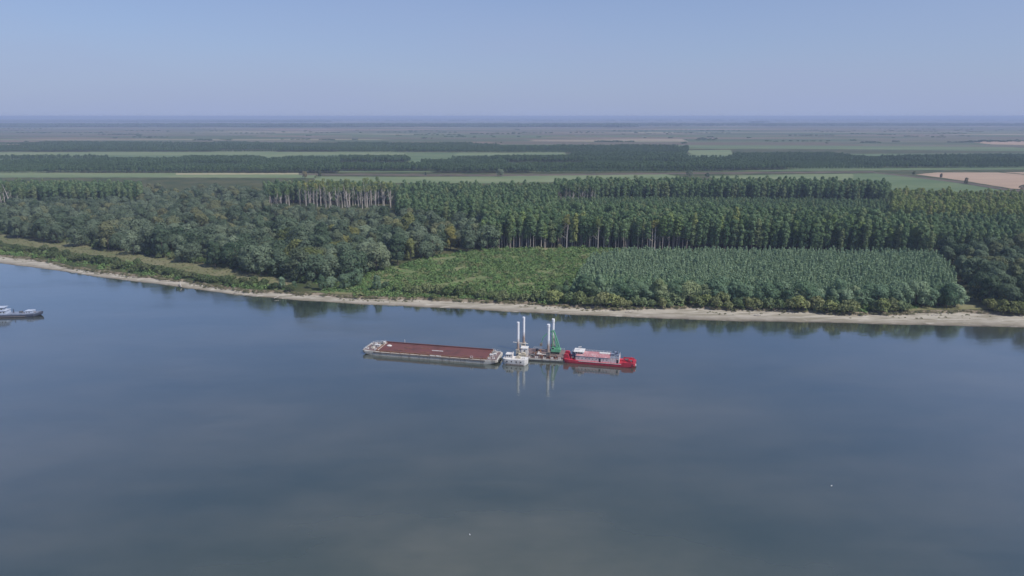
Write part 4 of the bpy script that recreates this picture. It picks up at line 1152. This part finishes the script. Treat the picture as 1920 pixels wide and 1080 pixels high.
bm = MB(); beam(bm, [(-1.0, 12.0), (-3.6, 11.0), (-6.2, 8.4), (-7.2, 5.2)], 0.35, [0.45, 0.5, 0.42, 0.3]); bm.build('stick', M['green'], ex)
MB().tube([(-0.2, 0.0, 6.4), (-2.0, 0.0, 9.0), (-3.9, 0, 10.6)], 0.10, 6).build('stick_cylinder', M['rope'], ex)
bk = MB().loft([[(x, y, z) for x, z in ((-7.9, 5.0), (-6.9, 5.2), (-6.7, 4.0), (-7.3, 3.3), (-8.1, 3.9))] for y in (-0.7, 0.7)]).build('bucket', M['grey_hull'], ex)
MB().tube([(-1.2, 0.3, 12.2), (2.4, 0.3, 2.6)], 0.05, 4).tube([(-1.2, -0.3, 12.2), (2.4, -0.3, 2.6)], 0.05, 4).build('stay_cable', M['rope'], ex)

# -- red vessel
rc, ra, rl = side_line(G(1057.7, 680.2, 0), G(1191.2, 691.1, 0), 8.6)
red = empty('red_pusher', rc, ra)
red.scale = (1, 1, 0.9)
tag(red, 'red-hulled pusher vessel with long weathered white deckhouse and pink roof', 'ship')
h = rl / 2
hull_loft([(-h, 4.0, 4.0, 0.1, 2.2, 0.9), (-h + 1.5, 4.3, 4.3, -0.8, 2.1, 0.9), (-h + 6, 4.3, 4.3, -1.0, 1.9, 0.92), (0, 4.3, 4.3, -1.0, 1.9, 0.92), (h - 6, 4.3, 4.3, -1.0, 1.8, 0.92), (h - 2, 4.2, 4.2, -0.7, 2.0, 0.85), (h - 0.6, 3.8, 3.8, 0.0, 2.15, 0.8), (h, 3.2, 3.2, 0.5, 2.2, 0.8)]).build('hull', M['red'], red)
MB().box(-h + 7.2, h - 7.0, -4.42, -4.29, 1.55, 1.84).build('rubbing_strake', M['white'], red)
b = MB(); b.box(h - 6.5, h - 1.0, -4.25, -4.10, 1.8, 2.75); b.box(h - 6.5, h - 1.0, 4.10, 4.25, 1.8, 2.75); b.build('bulwark', M['red'], red)
X0, X1 = -h + 5.6, h - 8.0
dh = MB().loft([[(x, y, z) for y, z in ((-3.6, 1.7), (-3.6, 4.5), (3.6, 4.5), (3.6, 1.7))] for x in (X0, X1)]).build('deckhouse', M['peeling'], red)
XR = X1 - 4.6
MB().loft([[(x, y, z) for y, z in ((-3.8, 4.52), (-2.4, 5.35), (2.4, 5.35), (3.8, 4.52))] for x in (X0 + 0.3, XR)]).build('roof', M['pink'], red)
for k in range(9):
    x = X0 + 1.6 + k * 1.75
    if k == 6: continue
    window(dh, x, -3.6, 3.3, 0.5 if k % 3 else 0.65, 0.45, 0.06, 'y', M['white'], 'window')
d = MB().box(-0.45, 0.45, -3.68, -3.59, 1.85, 3.85).build('door', M['glass'], dh); d.location.x = X0 + 1.6 + 6 * 1.75
MB().box(0.25, 0.32, -3.74, -3.68, 2.8, 2.95).build('handle', M['white'], d)
d = MB().box(-0.45, 0.45, -3.68, -3.59, 1.85, 3.85).build('door', M['glass'], dh); d.location.x = X1 - 0.9
MB().box(0.25, 0.32, -3.74, -3.68, 2.8, 2.95).build('handle', M['white'], d)
for k in range(7):                                   # upper row of vents on the roof slope
    o = MB().box(-0.22, 0.22, -0.12, 0.12, 0, 0.3).build('roof_vent', M['white'], red); o.location = (X0 + 4.5 + k * 1.3, -3.05, 4.95)
whh = MB().loft([[(-1.6, -2.4, 4.5), (2.3, -2.4, 4.5), (2.3, 2.4, 4.5), (-1.6, 2.4, 4.5)], [(-1.6, -2.5, 6.0), (2.6, -2.5, 6.0), (2.6, 2.5, 6.0), (-1.6, 2.5, 6.0)], [(-2.0, -2.6, 6.9), (2.6, -2.6, 6.9), (2.6, 2.6, 6.9), (-2.0, 2.6, 6.9)]]).build('wheelhouse', M['white'], red)
whh.location = (X0 + 1.2, 0, -0.6)
for x in (-0.9, 0.3, 1.5): window(whh, x, -2.58, 6.42, 0.85, 0.62)
for y in (-1.6, 0, 1.6): window(whh, -1.85, y, 6.42, 1.1, 0.6, 0.10, '-x')
for x in (-0.3, 0.9): window(whh, x, -2.48, 5.3, 0.4, 0.4)
MB().box(-2.4, 2.9, -2.9, 2.9, 6.9, 7.1).build('wheelhouse_roof', M['white'], whh)
MB().tube([(0.4, 0, 7.1), (0.4, 0, 9.4)], [0.10, 0.05], 6).tube([(-0.5, 0, 8.5), (1.3, 0, 8.5)], 0.05, 5).build('radar_mast', M['white'], whh)
o = MB().box(-0.9, 0.9, -0.12, 0.12, 0, 0.22).build('radar_scanner', M['white'], whh); o.location = (0.4, 0, 8.9); o.rotation_euler.z = 0.5
o = MB().box(-2.6, 2.6, -0.9, 0.9, 0, 0.35).build('skylight', M['white'], red); o.location = (XR - 3.0, 0.6, 5.36)
eg = MB().box(XR + 0.1, X1 - 0.1, -3.5, 3.5, 4.5, 4.75).build('after_deck', M['blue_grey'], red)
for x, y, w, hh in ((XR + 1.1, -0.8, 0.8, 1.4), (XR + 2.6, 1.2, 0.9, 1.7), (XR + 3.6, -1.5, 0.6, 1.1)):
    o = MB().box(-w, w, -w, w, 0, hh).box(-w - 0.08, w + 0.08, -w - 0.08, w + 0.08, hh, hh + 0.12).build('engine_casing', M['blue_grey'], red); o.location = (x, y, 4.74)
for x in (XR + 1.6, XR + 3.2):
    o = MB().tube([(0, 0, 0), (0, 0, 2.4), (0.3, 0, 2.8)], 0.22, 8).build('funnel', M['navy'], red); o.location = (x, 0.4, 4.74)
railing(red, [(XR + 0.2, -3.45, 4.75), (X1 - 0.15, -3.45, 4.75), (X1 - 0.15, 3.4, 4.75)], 1.0)
railing(red, [(X0 + 4.2, 2.3, 5.36), (XR, 2.3, 5.36)], 0.9)
for s in (-2.4, 2.4):                                 # push knees at the left end
    k_ = MB().loft([[(x, y, z) for x, z in ((-h - 0.6, 0.6), (-h + 1.6, 0.6), (-h + 2.6, 2.1), (-h + 1.6, 4.6), (-h - 0.2, 4.6), (-h - 0.6, 3.8))] for y in (s - 0.55, s + 0.55)]); k_.build('push_knee', M['red'], red)
o = MB().box(-1.1, 1.1, -1.6, 1.6, 0, 3.4).box(-1.2, 1.2, -1.7, 1.7, 3.4, 3.55).build('stores_house', M['blue_grey'], red); o.location = (-h + 4.5, 1.3, 1.95)
winch(red, -h + 4.2, -2.3, 1.95, M['red'], 0.2, 1.0)
winch(red, h - 4.6, 0.6, 1.9, M['red'], 0.1, 1.1); winch(red, h - 2.6, -1.2, 2.0, M['red'], 1.2, 0.9)
for x in (h - 6.2, h - 3.4, h - 1.6): bollard_pair(red, x, -3.3, 1.95, M['red'])
o = MB().box(-1.2, 1.2, -1.0, 1.0, 0, 0.9).build('forward_hatch', M['red'], red); o.location = (h - 6.8, 0.8, 1.8)
o = MB().tube([(0, 0, 0), (0.2, 0, 1.4), (-0.9, 0, 2.2)], 0.14, 6).build('davit', M['red'], red); o.location = (h - 1.7, 1.4, 2.0)
tyre(red, h + 0.05, -2.6, 1.35, M['white'], 0.75, 'x'); tyre(red, h + 0.05, 0.4, 1.3, None, 0.7, 'x')
tyre(red, h - 1.4, -4.35, 1.2, None, 0.55); 
railing(red, [(X1 + 0.4, -3.9, 1.9), (h - 6.6, -4.05, 1.9)], 1.0, M['red'])

# -- vessel cut by the left edge
tc, ta, tl = side_line(G(-40, 597, 0), G(75, 594, 0), 7)
tug = empty('push_boat', tc, ta)
tag(tug, 'dark-hulled river boat with pale deckhouse at the left edge of the picture', 'boat')
h = tl / 2
hull_loft([(-h, 3.2, 3.2, -0.2, 1.6, 0.9), (-h + 3, 3.5, 3.5, -0.8, 1.4, 0.9), (h - 9, 3.5, 3.5, -0.8, 1.4, 0.9), (h - 4, 3.2, 3.2, -0.4, 1.7, 0.8), (h - 1.5, 2.0, 2.0, 0.3, 2.2, 0.6), (h, 0.5, 0.5, 1.2, 2.6, 0.4)]).build('hull', M['navy'], tug)
MB().box(-h + 2, h - 8.6, -3.60, -3.49, 0.35, 0.7).build('rubbing_strake', M['grey_hull'], tug)
MB().loft([[(x, s * w, z) for s, z in ((-1, z0), (-1, z0 + 0.5), (1, z0 + 0.5), (1, z0))] for x, w, z0 in ((-h + 1.5, 3.3, 1.42), (h - 9, 3.3, 1.42), (h - 3.5, 2.7, 1.75), (h - 1.6, 1.6, 2.15))]).build('deck', M['blue_grey'], tug)
o = MB().box(-2.1, 2.1, -1.8, 1.8, 0, 1.3).box(-2.3, 2.3, -2.0, 2.0, 1.3, 1.5).build('fore_cabin', M['pale_blue'], tug); o.location = (h - 7.2, 0, 1.9)
for x in (-1.1, 0.4): window(o, x, -1.8, 0.75, 0.7, 0.5)
o = MB().box(-4.4, 4.4, -2.6, 2.6, 0, 2.0).box(-4.7, 4.7, -2.9, 2.9, 2.0, 2.15).build('deckhouse', M['pale_blue'], tug); o.location = (-h + 11.0, 0, 1.9)
for k in range(5): window(o, -3.4 + k * 1.7, -2.6, 1.2, 0.8, 0.7)
w2 = MB().loft([[(-2.2, -2.0, 0), (1.8, -2.0, 0), (1.8, 2.0, 0), (-2.2, 2.0, 0)], [(-2.2, -2.1, 1.8), (2.1, -2.1, 1.8), (2.1, 2.1, 1.8), (-2.2, 2.1, 1.8)]]).build('wheelhouse', M['pale_blue'], tug); w2.location = (-h + 12.0, 0, 4.04)
for x in (-1.3, 0, 1.2): window(w2, x, -2.1, 1.15, 0.9, 0.6)
MB().box(-2.6, 2.6, -2.5, 2.5, 1.8, 1.95).build('wheelhouse_roof', M['pale_blue'], w2)
o = MB().tube([(0, 0, 0), (0, 0, 2.4)], 0.28, 8).build('funnel', M['navy'], tug); o.location = (-h + 18.4, 0.3, 1.9)
winch(tug, h - 12.5, 0, 1.9, M['navy'], 0.2, 0.9)
railing(tug, [(-h + 16, -3.1, 1.9), (h - 9.2, -3.1, 1.9)], 0.9, M['pale_blue'])
for x in (h - 3.6, h - 10.5): bollard_pair(tug, x, -1.4, 2.2 if x > h - 5 else 1.9, M['grey_hull'])

# ------------------------------------------------------------------ haze
hm = bpy.data.materials.new('haze_air')
hm.use_nodes = True
hm.node_tree.nodes.clear()
hv = hm.node_tree.nodes.new('ShaderNodeVolumePrincipled')
hv.inputs['Color'].default_value = (0.60, 0.72, 0.98, 1)
hv.inputs['Density'].default_value = 0.000115
hv.inputs['Anisotropy'].default_value = 0.0
ho = hm.node_tree.nodes.new('ShaderNodeOutputMaterial')
hm.node_tree.links.new(hv.outputs[0], ho.inputs['Volume'])
hz = MB().box(-31000, 31000, -21000, 41000, -4.5, 125.0).build('haze', hm)
tag(hz, 'pale blue haze fading the far plain towards the horizon', 'haze', None, 'stuff')
